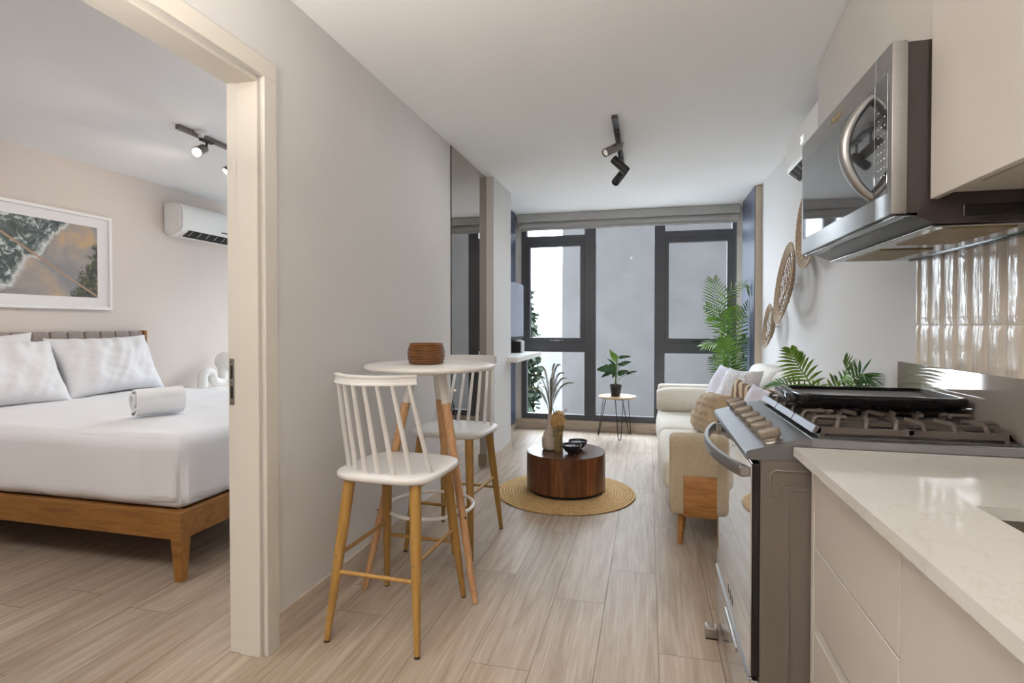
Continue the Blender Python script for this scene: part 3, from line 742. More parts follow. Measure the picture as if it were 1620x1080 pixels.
# bedroom air conditioner
def aircon(label, xw, s, y0, y1, z0, z1, dep, marks):
    """wall at x=xw, unit grows in direction s"""
    t = thing('air_conditioner', label, 'air conditioner', (xw, (y0 + y1) / 2, z0), 'wall air conditioners')
    P = [(0, z0 + .03), (0, z1), (dep * .55, z1), (dep * .80, z1 - .012), (dep * .97, z1 - .06), (dep, z1 - .12), (dep * .985, z0 + .085), (dep * .90, z0 + .045), (dep * .55, z0 + .006), (dep * .3, z0)]
    bm = BM(); prism(bm, [(xw + s * a, b) for a, b in P], 'Y', y0, y1)
    bmesh.ops.bevel(bm, geom=[e for e in bm.edges if all(abs(v.co.y - y0) < 1e-5 for v in e.verts) or all(abs(v.co.y - y1) < 1e-5 for v in e.verts)], offset=.022, segments=4, affect='EDGES')
    obj('casing', bm, 'white_plastic', t, sharp=50)
    bm = BM(); prism(bm, [(xw + s * a, b) for a, b in ((dep * .93, z0 + .058), (dep * .60, z0 + .010), (dep * .60, z0 - .001), (dep * .95, z0 + .050))], 'Y', y0 + .10, y1 - .06); obj('outlet', bm, 'black_rubber', t)
    bm = BM(); prism(bm, [(xw + s * a, b) for a, b in ((dep * .72, z0 + .022), (dep * .50, z0 - .006), (dep * .48, z0 - .001), (dep * .70, z0 + .028))], 'Y', y0 + .08, y1 - .04); obj('louvre', bm, 'white_plastic', t)
    for k in range(7):
        bm = BM(); y = y0 + .14 + k * (y1 - y0 - .24) / 6; prism(bm, [(xw + s * a, b) for a, b in ((dep * .94, z0 + .052), (dep * .74, z0 + .018), (dep * .74, z0 + .012), (dep * .955, z0 + .046))], 'Y', y, y + .006)
        obj('vane', bm, 'router_grey', t)
    return t
ac = aircon('white air conditioner high on the bedroom wall', XB, 1, 4.165, 5.02, 2.085, 2.395, .215, None)
bm = BM(); box(bm, XB + .209, XB + .2155, 4.66, 4.74, 2.175, 2.186); obj('logo', bm, 'mark_dark', ac)
ac = aircon('white air conditioner on the kitchen wall with lit display', WR, -1, 3.075, 3.81, 2.145, 2.462, .18, None)
text('display', '24', 'led_white', ac, .06, frameM((WR - .1805, 3.42, 2.30), (0, -1, 0), (0, 0, 1)))
# nightstand and lamp
t = thing('nightstand', 'white nightstand half hidden behind the bed', 'nightstand', (-4.2, 4.55, 0))
obj('cabinet_body', box(BM(), -4.40, -4.02, 4.28, 4.80, .12, .60, .004, 1), 'white_lacquer', t)
dr = obj('drawer', box(BM(), -4.02, -4.005, 4.29, 4.79, .36, .59, .003, 1), 'white_lacquer', t); obj('knob', cyl(BM(), (-4.005, 4.54, .475), (-3.985, 4.54, .475), .012), 'gold', dr)
for sx in (-4.37, -4.05):
    for sy in (4.31, 4.77): obj('leg', cyl(BM(), (sx, sy, 0), (sx, sy, .12), .012, 12, .018), 'bed_wood', t)
t = thing('table_lamp', 'white squiggle lamp with a round globe on the nightstand', 'lamp', (-4.2, 4.56, .60))
pts = []
for k in range(33):
    s = k / 32
    if s < .5: a = pi - pi * (s / .5); pts.append((-4.2, 4.46 + .065 * cos(a), .705 + .065 * sin(a) + (0)))
    else: a = pi + pi * ((s - .5) / .5); pts.append((-4.2, 4.59 + .065 * cos(a), .705 + .052 * sin(a)))
pts = [(-4.2, 4.395, .645)] + [(p[0], p[1], p[2] + .02) for p in pts[1:-1]] + [(-4.2, 4.655, .78), (-4.2, 4.665, .83)]
obj('base', tube(BM(), pts, .045, 18), 'lamp_ceramic', t, sharp=70)
bm = BM(); bmesh.ops.create_uvsphere(bm, u_segments=28, v_segments=18, radius=.105, matrix=Matrix.Translation((-4.2, 4.70, .875))); obj('globe_shade', bm, 'lamp_ceramic', t)

# =================================================================== BISTRO TABLE AND STOOLS
def stool():
    t = thing('bar_stool', 'white spindle-back bar stool nearest the bedroom door', 'stool', (0, 0, 0), 'bar stools at the round table')
    # seat: rounded square with a dished top
    bm = BM(); n = 56; rows = []
    def outline(a, k=1.0):
        c, s = cos(a), sin(a); e = 4.2
        r = 1 / ((abs(c) ** e + abs(s) ** e) ** (1 / e)); return r * c * .222 * k, r * s * .208 * k
    for k, z in ((.0, .668), (.5, .664), (.8, .662), (.95, .660), (.99, .655), (1.0, .645), (.985, .634), (.94, .628), (.0, .628)):
        if k == 0: rows.append([bm.verts.new((0, 0, z - (.010 if z > .66 else 0)))]); continue
        rows.append([bm.verts.new((*outline(2 * pi * j / n, k), z - (.006 if k in (.5,) else 0))) for j in range(n)])
    for a, b in zip(rows, rows[1:]):
        for j in range(n):
            u = []
            for v in (a[j % len(a)], b[j % len(b)], b[(j + 1) % len(b)], a[(j + 1) % len(a)]):
                if v not in u: u.append(v)
            if len(u) > 2: bm.faces.new(u)
    bmesh.ops.recalc_face_normals(bm, faces=bm.faces)
    obj('seat', bm, 'stool_white', t, sharp=50)
    for sx in (-1, 1):
        for sy in (-1, 1):
            A = Vector((sx * .195, sy * .24, .006)); B = Vector((sx * .145, sy * .150, .63))
            lg = obj('leg', tube(BM(), [A, A.lerp(B, .3), A.lerp(B, .6), B], [.0115, .017, .0215, .0235], 18), 'gold_leg', t)
            obj('foot_cap', cyl(BM(), A - Vector((0, 0, .006)), A + Vector((0, 0, .004)), .0115, 12), 'black_rubber', lg)
    def at(sx, sy, z): return Vector((sx * .195, sy * .24, 0)).lerp(Vector((sx * .145, sy * .150, .63)), z / .63)
    for sy in (-1, 1): obj('stretcher', cyl(BM(), at(-1, sy, .265), at(1, sy, .265), .0085, 12), 'gold_leg', t)
    for sx in (-1, 1): obj('stretcher', cyl(BM(), at(sx, -1, .33), at(sx, 1, .33), .0085, 12), 'gold_leg', t)
    for sx in (-1, 1):
        for sy in (-1, 1):
            for z, dx, dy in ((.265, sx, 0), (.33, 0, sy)):
                p = at(sx, sy, z) + Vector((dx * .018, dy * .018, 0)); obj('screw', cyl(BM(), p, p + Vector((dx * .005, dy * .005, 0)), .004, 8), 'chrome', t)
    # back: arched rail on seven spindles
    def arc(u, z):      # u in -1..1
        return Vector((.165 * u, -.285 + .075 * u * u, z))
    bm = BM(); nn = 24; vs = []
    for i in range(nn + 1):
        u = -1.06 + 2.12 * i / nn; p = arc(u, 0); tan = Vector((.165, .15 * u, 0)).normalized(); nr = Vector((tan.y, -tan.x, 0))
        row = []
        for o_, z in ((.009, 1.022), (.009, 1.028), (.004, 1.031), (.004, 1.049), (.009, 1.052), (.009, 1.060), (-.009, 1.060), (-.009, 1.022)): row.append(bm.verts.new(p + nr * o_ + Vector((0, 0, z))))
        vs.append(row)
    for a, b in zip(vs, vs[1:]):
        for j in range(8): bm.faces.new((a[j], a[(j + 1) % 8], b[(j + 1) % 8], b[j]))
    bm.faces.new(vs[0]); bm.faces.new(vs[-1]); bmesh.ops.recalc_face_normals(bm, faces=bm.faces)
    obj('top_rail', bm, 'stool_white', t)
    for i in range(7):
        u = -1 + 2 * i / 6
        top = arc(u * .92, 1.03); bot = Vector((.185 * u, -.178 + .085 * u * u, .655))
        obj('spindle', tube(BM(), [bot, bot.lerp(top, .5), top], [.0105, .0095, .0075], 12), 'stool_white', t)
    return t
s1 = stool()
dup(s1, (-1.085, 2.985, 0), radians(176), 'white spindle-back bar stool on the far side of the round table')
s1.location = (-1.025, 2.125, 0); s1.rotation_euler = (0, 0, radians(-2))
def bistro():
    cx, cy = -1.03, 2.475
    t = thing('bistro_table', 'tall round white table between the two stools', 'table', (cx, cy, 0))
    obj('table_top', lathe(BM(), [(0, 1.036), (.300, 1.036), (.311, 1.040), (.315, 1.048), (.312, 1.056), (.303, 1.060), (0, 1.060)], cx, cy, 72), 'white_lacquer', t)
    obj('mount_plate', lathe(BM(), [(0, 1.012), (.11, 1.012), (.11, 1.036), (0, 1.036)], cx, cy, 30), 'white_lacquer', t)
    for fx, fy in ((-.752, 2.318), (-1.302, 2.318), (-1.03, 2.80)):
        d_ = Vector((fx - cx, fy - cy, 0)).normalized()
        B = Vector((cx, cy, 1.02)) + d_ * .085; A = Vector((fx, fy, .002)); k = .86
        M = A.lerp(B, k)
        lg = obj('leg', tube(BM(), [A, A.lerp(B, .3), M], [.0135, .018, .0205], 18), 'beech', t)
        obj('leg_socket', tube(BM(), [M, B], [.0215, .0225], 18), 'white_lacquer', lg, label='white upper leg')
        p = A.lerp(B, .36) + d_ * .018; obj('screw', cyl(BM(), p, p + d_ * .005, .005, 8), 'black_metal', lg)
    obj('foot_ring', torus(BM(), (cx, cy, .372), .207, .0085, 64, 12), 'white_lacquer', t)
bistro()
def ribbed_bowl():
    cx, cy = -1.05, 2.47; z0 = 1.0605
    pr = [(0, z0), (.070, z0)]
    for k in range(8):
        s = k / 7; r = .079 + .012 * sin(pi * (0.15 + .8 * s)) ; z = z0 + .004 + s * .086
        pr += [(r - .003, z), (r, z + .003), (r, z + .008), (r - .003, z + .0105)]
    pr += [(.074, z0 + .100), (.073, z0 + .08), (.06, z0 + .02), (0, z0 + .014)]
    o = obj('wooden_bowl', lathe(BM(), pr, cx, cy, 48), 'bowl_wood', origin=(cx, cy, z0), sharp=25); tag(o, 'ribbed brown wooden bowl on the tall round table', 'bowl')
ribbed_bowl()

# =================================================================== LIVING AREA
RX, RY = -.60, 4.03
bm = lathe(BM(), [(0, .0005), (.505, .0005), (.512, .004), (.510, .009), (.49, .0105), (.3, .010), (0, .010)], RX, RY, 96)
for v in bm.verts:
    d_ = Vector((v.co.x - RX, v.co.y - RY, 0))
    if d_.length > .45: v.co += d_.normalized() * .006 * noise.noise(Vector((v.co.x * 9, v.co.y * 9, 0)))
o = obj('jute_rug', bm, 'jute', origin=(RX, RY, 0)); tag(o, 'round braided jute rug under the drum coffee table', 'rug')
def coffee():
    cx, cy, r = -.605, 4.085, .295
    t = thing('coffee_table', 'walnut drum coffee table on the round jute rug', 'coffee table', (cx, cy, .0105))
    obj('plinth', lathe(BM(), [(0, .0105), (r - .018, .0105), (r - .018, .036), (0, .036)], cx, cy, 64), 'black_metal', t)
    bm = BM(); col = bm.loops.layers.color.new('plank'); n = 120; R = random.Random(11); cut = [0]
    while cut[-1] < n: cut.append(cut[-1] + R.choice((5, 6, 7)))
    for a, b in zip(cut, cut[1:]):
        c = (R.random(), R.random(), R.random(), 1)
        for j in range(a, min(b, n)):
            q = []
            for z, jj in ((.034, j), (.034, j + 1), (.297, j + 1), (.297, j)):
                q.append(bm.verts.new((cx + r * cos(2 * pi * jj / n), cy + r * sin(2 * pi * jj / n), z)))
            f = bm.faces.new(q)
            for lp in f.loops: lp[col] = c
    bmesh.ops.remove_doubles(bm, verts=bm.verts, dist=1e-5)
    obj('drum', bm, 'walnut', t)
    obj('top', lathe(BM(), [(r - .02, .290), (r, .296), (r + .001, .299), (r - .002, .302), (0, .302)], cx, cy, 96), 'walnut_top', t)
coffee()
ZT = .3025
def vase():
    cx, cy = -.725, 4.09
    t = thing('vase', 'ribbed clay bottle vase standing on the coffee table', 'vase', (cx, cy, ZT))
    pr = [(0, ZT), (.048, ZT)]
    for k in range(12):
        s = k / 11; z = ZT + .006 + s * .105; r = .063 - .012 * max(0, s - .8) / .2 - .006 * max(0, .15 - s) / .15
        pr += [(r, z), (r + .0012, z + .004)]
    pr += [(.050, ZT + .125), (.036, ZT + .145), (.026, ZT + .17), (.021, ZT + .20), (.019, ZT + .26), (.021, ZT + .27), (.017, ZT + .272), (.014, ZT + .25), (0, ZT + .2)]
    obj('vase_body', lathe(BM(), pr, cx, cy, 40), 'clay', t, sharp=60)
    return cx, cy
vx, vy = vase()
def plume(bm, P0, P1, mid, w, n=44, bristle=7, seed=0):
    R = random.Random(seed); P0, P1, Q = Vector(P0), Vector(P1), Vector(mid)
    pts = [P0 * (1 - k / n) ** 2 + Q * 2 * (k / n) * (1 - k / n) + P1 * (k / n) ** 2 for k in range(n + 1)]
    tube(bm, pts[::2], [.0030 * (1 - .7 * k / (len(pts[::2]) - 1)) for k in range(len(pts[::2]))], 5)
    for i in range(int(n * .25), n + 1):
        s = (i / n - .25) / .75; ww = w * (min(1, s * 5 + .3)) * (1 - .75 * s)
        tg = (pts[min(i + 1, n)] - pts[max(i - 1, 0)]).normalized()
        for b in range(bristle):
            a = R.random() * 2 * pi; sd = Matrix.Rotation(a, 3, tg) @ tg.orthogonal().normalized()
            tip = pts[i] + sd * ww + tg * ww * .9; e = tg * .0028
            bm.faces.new([bm.verts.new(v) for v in (pts[i] + e, pts[i] - e, tip)])
def dried_stems():
    t = thing('dried_fern_stems', 'dried feathery stems standing in the clay bottle vase', 'dried plant', (vx, vy, ZT + .2))
    base = (vx, vy, ZT + .21)
    R = .019
    tips = [((836, 615), 4.0), ((855, 580), 4.12), ((845, 592), 4.2), ((886, 577), 4.05), ((878, 576), 4.15), ((892, 590), 4.0), ((907, 606), 4.08), ((858, 612), 4.02), ((896, 598), 4.2), ((872, 600), 4.0)]
    for k, ((px, py), Y) in enumerate(tips):
        tip = on(px, py, 'Y', Y); d_ = tip - Vector(base); mid = Vector(base) + Vector((d_.x * .18, d_.y * .2, d_.z * 1.02 + .02))
        bm = BM(); plume(bm, base, tip, mid, .021 if k not in (2, 7) else .012, 46, 11, seed=k)
        obj('stem', bm, ['dry_fern', 'dry_grass', 'dry_fern'][k % 3], t, smooth=False)
dried_stems()
def sheaf():
    cx, cy = -.655, 4.045
    t = thing('dried_flower_bundle', 'bound sheaf of dried flowers standing beside the clay vase', 'dried flowers', (cx, cy, ZT))
    bm = BM(); R = random.Random(5)
    for i in range(90):
        a = R.random() * 2 * pi; q = R.random() ** .5
        rb, rw, rt = .034 * q, .030 * q, .040 * q
        tube(bm, [(cx + rb * cos(a), cy + rb * sin(a), ZT + .001), (cx + rw * cos(a + .2), cy + rw * sin(a + .2), ZT + .10), (cx + rt * cos(a + .4), cy + rt * sin(a + .4), ZT + .19)], .0028, 5)
    obj('stalks', bm, 'dry_grass', t)
    bm = BM()
    for k in range(4): torus(bm, (cx, cy, ZT + .125 + k * .006), .033, .004, 24, 6)
    obj('tie', bm, 'dry_grass', t)
    bm = BM()
    for i in range(420):
        a = R.random() * 2 * pi; u = R.uniform(-1, 1); q = R.random() ** .33
        p = Vector((cx - .006 + .012 * u + (.050 + .012 * sin(3 * a)) * q * sqrt(1 - u * u) * cos(a), cy + .047 * q * sqrt(1 - u * u) * sin(a), ZT + .232 + .068 * u))
        bmesh.ops.create_icosphere(bm, subdivisions=1, radius=R.uniform(.004, .0075), matrix=Matrix.Translation(p))
    obj('flower_heads', bm, 'dry_flower', t)
    bm = BM()
    for i in range(26):
        a = R.random() * 2 * pi; p = Vector((cx + .03 * cos(a), cy + .03 * sin(a), ZT + .26)); d_ = Vector((cos(a) * .5 + .25, sin(a) * .5, 1)).normalized()
        tube(bm, [p, p + d_ * R.uniform(.03, .07)], [.0012, .0006], 4)
        bmesh.ops.create_icosphere(bm, subdivisions=1, radius=.003, matrix=Matrix.Translation(p + d_ * .06))
    obj('sprigs', bm, 'dry_fern', t)
sheaf()
def rice_bowl(cx, cy, z0, label):
    t = thing('bowl', label, 'bowl', (cx, cy, z0), 'dark bowls on the coffee table')
    obj('bowl_shell', lathe(BM(), [(0, z0), (.028, z0), (.030, z0 + .006), (.052, z0 + .022), (.069, z0 + .048), (.073, z0 + .068), (.0705, z0 + .068), (.066, z0 + .050)], cx, cy, 40), 'bowl_dark', t)
    obj('bowl_lining', lathe(BM(), [(.0706, z0 + .0675), (.0665, z0 + .050), (.050, z0 + .026), (.028, z0 + .011), (0, z0 + .009)], cx, cy, 40), 'bowl_inside', t, label='pale blue patterned lining')
rice_bowl(-.545, 3.985, ZT, 'dark bowl with a blue patterned lining on the coffee table')
rice_bowl(-.520, 4.135, ZT, 'dark bowl half hidden behind the blue lined one')
# side table
def side_table():
    cx, cy, zt = -.335, 6.14, .462
    t = thing('side_table', 'round pale wood side table on black hairpin legs', 'side table', (cx, cy, 0))
    obj('table_top', lathe(BM(), [(0, zt - .022), (.185, zt - .022), (.204, zt - .010), (.208, zt - .003), (.206, zt), (0, zt)], cx, cy, 64), 'side_wood', t)
    for fx, fy in ((-.548, 6.20), (-.30, 5.965), (-.205, 6.345)):
        F = Vector((fx, fy, .004)); d_ = Vector((fx - cx, fy - cy, 0)).normalized(); s = Vector((-d_.y, d_.x, 0)); T = Vector((cx, cy, zt - .024)) + d_ * .145
        a, b = T + s * .042, T - s * .042
        pts = [a, a.lerp(F + s * .014, .92)] + [F + s * .014 * cos(pi * k / 6) + Vector((0, 0, .022 - .022 * sin(pi * k / 6))) for k in range(7)] + [b.lerp(F - s * .014, .92), b]
        lg = obj('leg', tube(BM(), pts, .0048, 8), 'black_metal', t)
        bm = BM(); box(bm, T.x - .03, T.x + .03, T.y - .03, T.y + .03, zt - .026, zt - .0225); obj('mount_plate', bm, 'black_metal', lg)
    return cx, cy, zt
sx_, sy_, sz_ = side_table()
def broad_leaf(bm, base, tip, w, up, holes=True):
    base, tip, up = Vector(base), Vector(tip), Vector(up).normalized(); ax = tip - base; L = ax.length; side = ax.normalized().cross(up).normalized(); up = side.cross(ax.normalized())
    n = 12; rows = []
    for i in range(n + 1):
        s = i / n; ww = w * (sin(pi * s ** .75) ** .8) * (1 - .15 * s); droop = -.18 * L * s * s
        if holes and i % 3 == 2 and 2 < i < 11: ww *= .74
        c = base + ax * s + up * (droop + .10 * L * sin(pi * s))
        rows.append([bm.verts.new(c - side * ww + up * ww * .28), bm.verts.new(c - side * ww * .5 + up * ww * .04), bm.verts.new(c), bm.verts.new(c + side * ww * .5 + up * ww * .04), bm.verts.new(c + side * ww + up * ww * .28)])
    for a, b in zip(rows, rows[1:]):
        for j in range(4): bm.faces.new((a[j], a[j + 1], b[j + 1], b[j]))
def potted_plant():
    cx, cy, z0 = -.353, 6.10, sz_ + .0005
    t = thing('potted_plant', 'small broad-leaved plant in a black pot on the side table', 'plant', (cx, cy, z0))
    obj('pot', lathe(BM(), [(0, z0), (.048, z0), (.066, z0 + .112), (.072, z0 + .114), (.072, z0 + .128), (.066, z0 + .128), (.062, z0 + .105), (0, z0 + .104)], cx, cy, 40), 'pot_black', t)
    obj('soil', lathe(BM(), [(.0625, z0 + .106), (.04, z0 + .111), (0, z0 + .113)], cx, cy, 24), 'soil', t)
    Y = 6.10
    LV = [((975, 585), (944, 583), .058, Y - .07), ((975, 572), (964, 552), .030, Y + .02), ((978, 566), (998, 563), .022, Y - .04), ((980, 578), (999, 571), .030, Y + .05), ((977, 592), (994, 586), .036, Y - .06), ((990, 592), (1008, 586), .016, Y - .05), ((974, 578), (960, 566), .016, Y + .06), ((976, 582), (962, 575), .026, Y + .1), ((973, 588), (969, 598), .02, Y - .03), ((977, 577), (987, 576), .018, Y - .09), ((976, 568), (969, 556), .026, Y - .05), ((974, 586), (950, 596), .03, Y - .02)]
    bs = BM()
    for k, (b, tp, w, yy) in enumerate(LV):
        B_, T_ = on(*b, 'Y', (yy + Y) / 2), on(*tp, 'Y', yy)
        bm = BM(); broad_leaf(bm, B_, T_, w, (.15 * (-1) ** k, -1, .35)); obj('leaf', bm, 'leaf_dark' if k != 1 and k != 10 else 'leaf_palm', t)
        tube(bs, [(cx + .01 * cos(k), cy + .01 * sin(k), z0 + .10), (cx + .6 * (B_.x - cx) * .4, cy, z0 + .10 + (B_.z - z0 - .10) * .55), B_], .0035, 6)
    obj('stem', bs, 'stem_green', t)
potted_plant()

def frond(bm, pts, leaflen, n=26, start=.12, up=(0, 0, 1), width=.011, seed=0, droop=.25, spread=1.0):
    """palm frond: a curved rib with two rows of folded leaflets"""
    R = random.Random(seed); P = [Vector(p) for p in pts]
    def cv(s):      # quadratic / catmull-like through the control points
        k = len(P) - 1; i = min(int(s * k), k - 1); f = s * k - i
        p0, p1, p2, p3 = P[max(i - 1, 0)], P[i], P[i + 1], P[min(i + 2, k)]
        return .5 * ((2 * p1) + (p2 - p0) * f + (2 * p0 - 5 * p1 + 4 * p2 - p3) * f * f + (3 * p1 - p0 - 3 * p2 + p3) * f ** 3)
    path = [cv(k / 20) for k in range(21)]
    tube(bm, path, [.0045 * (1 - .8 * k / 20) for k in range(21)], 6)
    up = Vector(up).normalized()
    for i in range(n):
        s = start + (1 - start) * (i + .5) / n; p = cv(s); tg = (cv(min(1, s + .02)) - cv(max(0, s - .02))).normalized()
        side = tg.cross(up); side = side.normalized() if side.length > 1e-4 else Vector((1, 0, 0)); nr = side.cross(tg).normalized()
        L = leaflen * (.55 + .75 * sin(pi * min(1, .15 + s * .8))) * (1 - .35 * s) * R.uniform(.9, 1.1)
        for sg in (-1, 1):
            d_ = (side * sg * spread * (1 - .35 * s) + tg * (.55 + .6 * s) + nr * .22).normalized()
            row = []
            for j in range(5):
                q = j / 4; c = p + d_ * L * q + Vector((0, 0, -droop * L * q * q))
                w = width * (sin(pi * (q * .86 + .12)) if q < 1 else .02); e = (tg - d_ * tg.dot(d_)).normalized()
                row.append((bm.verts.new(c + e * w - nr * w * .25), bm.verts.new(c + nr * w * .25), bm.verts.new(c - e * w - nr * w * .25)))
            for a, b in zip(row, row[1:]):
                bm.faces.new((a[0], a[1], b[1], b[0])); bm.faces.new((a[1], a[2], b[2], b[1]))
def palm(label, cx, cy, ph, pr, fr, stem_top):
    t = thing('potted_palm', label, 'plant', (cx, cy, 0), 'potted palms')
    obj('pot', lathe(BM(), [(0, 0), (pr * .72, 0), (pr, ph - .03), (pr * 1.05, ph - .03), (pr * 1.05, ph), (pr * .95, ph), (pr * .9, ph - .04), (0, ph - .04)], cx, cy, 40), 'pot_black', t)
    obj('soil', lathe(BM(), [(pr * .91, ph - .038), (pr * .5, ph - .028), (0, ph - .025)], cx, cy, 24), 'soil', t)
    for k, (pts, L, n, up, mt, w) in enumerate(fr):
        bm = BM(); b = Vector((cx + .02 * cos(k * 2.4), cy + .02 * sin(k * 2.4), ph - .04))
        first = Vector(pts[0]); tube(bm, [b, b.lerp(first, .5) + Vector((0, 0, .02)), first], [.009, .007, .005], 8)
        frond(bm, pts, L, n, .04, up, w, k, .25)
        for v in bm.verts: v.co.x = min(v.co.x, 1.014 if v.co.y < 5.48 else .951 - .002 * (k % 3)); v.co.y = min(v.co.y, 6.41)
        obj('frond', bm, mt, t)
# tall palm between the sofa and the window
Yp = 5.80
def q_(px, py, dy=0): return tuple(on(px, py, 'Y', Yp + dy))
F = [((q_(1140, 520), q_(1136, 480), q_(1128, 443, .05)), 0.200, 17, (0, -1, .25), 'leaf_palm', 0.0064),
     ((q_(1146, 530), q_(1136, 505), q_(1118, 485, -.1)), 0.170, 13, (.2, -1, .4), 'leaf_palm', 0.0064),
     ((q_(1142, 530), q_(1150, 470), q_(1176, 450, -.05), q_(1188, 462, -.1)), 0.130, 16, (0, -.8, 1), 'leaf_palm', 0.0064),
     ((q_(1152, 560), q_(1158, 510), q_(1160, 486, -.1)), 0.200, 17, (0, -1, .1), 'leaf_palm', 0.0071),
     ((q_(1158, 560), q_(1172, 515), q_(1186, 478)), 0.150, 15, (-.3, -1, .2), 'leaf_palm_dark', 0.0064),
     ((q_(1150, 580), q_(1140, 545), q_(1112, 548, -.1)), 0.150, 15, (0, -.7, 1), 'leaf_palm', 0.0064),
     ((q_(1153, 600), q_(1150, 560, -.1), q_(1146, 535, -.2)), 0.190, 16, (0, -1, .1), 'leaf_palm', 0.0071),
     ((q_(1158, 600), q_(1166, 565), q_(1180, 535, -.05)), 0.160, 16, (-.2, -1, .2), 'leaf_palm_dark', 0.0064),
     ((q_(1150, 610), q_(1140, 588), q_(1128, 566)), 0.140, 13, (0, -1, .2), 'leaf_palm_dark', 0.0064),
     ((q_(1160, 612), q_(1168, 590), q_(1178, 566)), 0.150, 13, (0, -1, .2), 'leaf_palm_dark', 0.0064),
     ((q_(1154, 612), q_(1154, 592, .1), q_(1158, 555, .15)), 0.170, 15, (0, -1, 0), 'leaf_palm_dark', 0.0064),
     ((q_(1150, 560), q_(1154, 525, .12), q_(1146, 500, .2)), 0.180, 15, (0, -1, 0), 'leaf_palm_dark', 0.0064)]
palm('tall potted palm between the sofa and the window', .74, 5.80, .34, .15, F, .5)
Yp = 2.78
F = [((q_(1296, 640, .05), q_(1278, 600), q_(1260, 574, -.03), q_(1251, 553, -.05)), 0.105, 16, (-.5, -.7, .6), 'leaf_palm', 0.0067),
     ((q_(1290, 650), q_(1262, 616), q_(1236, 606, .05), q_(1222, 608, .08)), 0.105, 13, (0, -.5, 1), 'leaf_palm_dark', 0.0059),
     ((q_(1302, 650), q_(1325, 610), q_(1338, 590, -.05), q_(1336, 572, -.08)), 0.120, 17, (.5, -.7, .5), 'leaf_palm', 0.0067),
     ((q_(1306, 650), q_(1340, 615), q_(1362, 592), q_(1368, 598, -.03)), 0.115, 16, (0, -.6, 1), 'leaf_palm_dark', 0.0063),
     ((q_(1306, 655), q_(1345, 628), q_(1376, 608, .05), q_(1386, 622, .05)), 0.100, 15, (0, -.5, 1), 'leaf_palm_dark', 0.0063),
     ((q_(1300, 660), q_(1296, 630, .15), q_(1284, 615, .2), q_(1262, 618, .25)), 0.100, 15, (0, -.5, 1), 'leaf_palm', 0.0063),
     ((q_(1296, 655), q_(1280, 630, -.1), q_(1262, 620, -.15), q_(1244, 630, -.2)), 0.090, 12, (0, -.4, 1), 'leaf_palm', 0.0059)]
palm('potted palm standing between the stove and the sofa', .80, 2.78, .42, .13, F, .5)

# ---- sofa
def sofa():
    t = thing('sofa', 'cream sofa with beige end panel along the right wall', 'sofa', (.55, 4.2, 0))
    # near end: low upholstered panel and wooden plate
    obj('end_panel', rbox(BM(), .118, .985, 3.15, 3.30, .19, .632, .035, 12), 'sofa_beige', t, label='beige woven end panel')
    obj('wood_plate', box(BM(), .19, .92, 3.136, 3.155, .188, .415, .006, 2), 'sofa_wood', t, label='brown wooden end plate')
    obj('base', rbox(BM(), .115, .985, 3.28, 5.25, .20, .34, .03, 12), 'sofa_cream', t)
    for k, (a, b) in enumerate(((3.22, 4.24), (4.24, 5.24))):
        def fn(q, nrm, a=a, b=b):
            s = (q.y - a) / (b - a); bulge = .018 * sin(pi * max(0, min(1, s)))
            return q + Vector((-bulge if nrm.x < -.3 else 0, 0, (bulge * .9 if nrm.z > .3 else 0))) + nrm * (.006 * noise.noise(q * 5))
        obj('seat_cushion', rbox(BM(), .082, .86, a + .004, b - .004, .30, .475, .06, 16, fn=fn), 'sofa_cream', t)
    obj('back_frame', rbox(BM(), .80, .985, 3.20, 5.30, .30, .66, .04, 10), 'sofa_cream', t)
    obj('far_arm', rbox(BM(), .085, .985, 5.18, 5.34, .19, .70, .035, 12), 'sofa_cream', t)
    bm = BM(); n = 30; pts = []; rr = []
    for k in range(13):
        s = k / 12; pts.append((.085 + s * .80, 5.045, .580)); rr.append(.112 * (1 - (abs(2 * s - 1) ** 14)) ** .5 + .004)
    obj('arm_bolster', tube(bm, [(.072, 5.045, .58)] + pts[1:-1] + [(.90, 5.045, .58)], [.085] + rr[1:-1] + [.085], 28), 'sofa_cream', t, sharp=60)
    for k, (a, b) in enumerate(((3.32, 4.22), (4.24, 5.12))):
        obj('back_cushion', xf(rbox(BM(), -.11, .11, -(b - a) / 2, (b - a) / 2, 0, .47, .095, 14, .018, 4, k), Matrix.Translation((.83, (a + b) / 2, .47)) @ Matrix.Rotation(radians(17), 4, 'Y')), 'cushion_white', t, sharp=60)
    for x, y in ((.19, 3.25), (.90, 3.25), (.19, 5.25), (.90, 5.25)):
        sxn = -1 if x < .5 else 1
        obj('leg', tube(BM(), [(x + sxn * .012, y - .01, 0), (x, y, .195)], [.014, .026], 16), 'sofa_wood', t)
sofa()
GC = 'throw pillows on the sofa'
def ruched(bm):
    for v in bm.verts:
        v.co.y += .0035 * sin(v.co.z * 120 + 2 * noise.noise(v.co * 12)) * min(1, abs(v.co.y) / .05)
    return bm
put('throw_pillow', ruched(pillow_bm(.42, .31, .23, 60, 3, .010, .05)), 'cushion_tan', pose((.37, 4.03, .485), radians(-80), radians(-26), radians(-3)), 'tan ruched lumbar pillow leaning at the front of the sofa seat', 'pillow', GC)
put('throw_pillow', pillow_bm(.45, .45, .17, 22, 13, .012), 'cushion_lilac', pose((.50, 4.56, .50), radians(-64), radians(-24), radians(3)), 'smooth pale lilac pillow behind the ruffled one', 'pillow', GC)
put('throw_pillow', pillow_bm(.46, .46, .17, 30, 17, .022), 'cushion_ruffle', pose((.54, 4.34, .50), radians(-68), radians(-25), radians(-2)), 'white ruffled pillow in the middle of the sofa', 'pillow', GC)
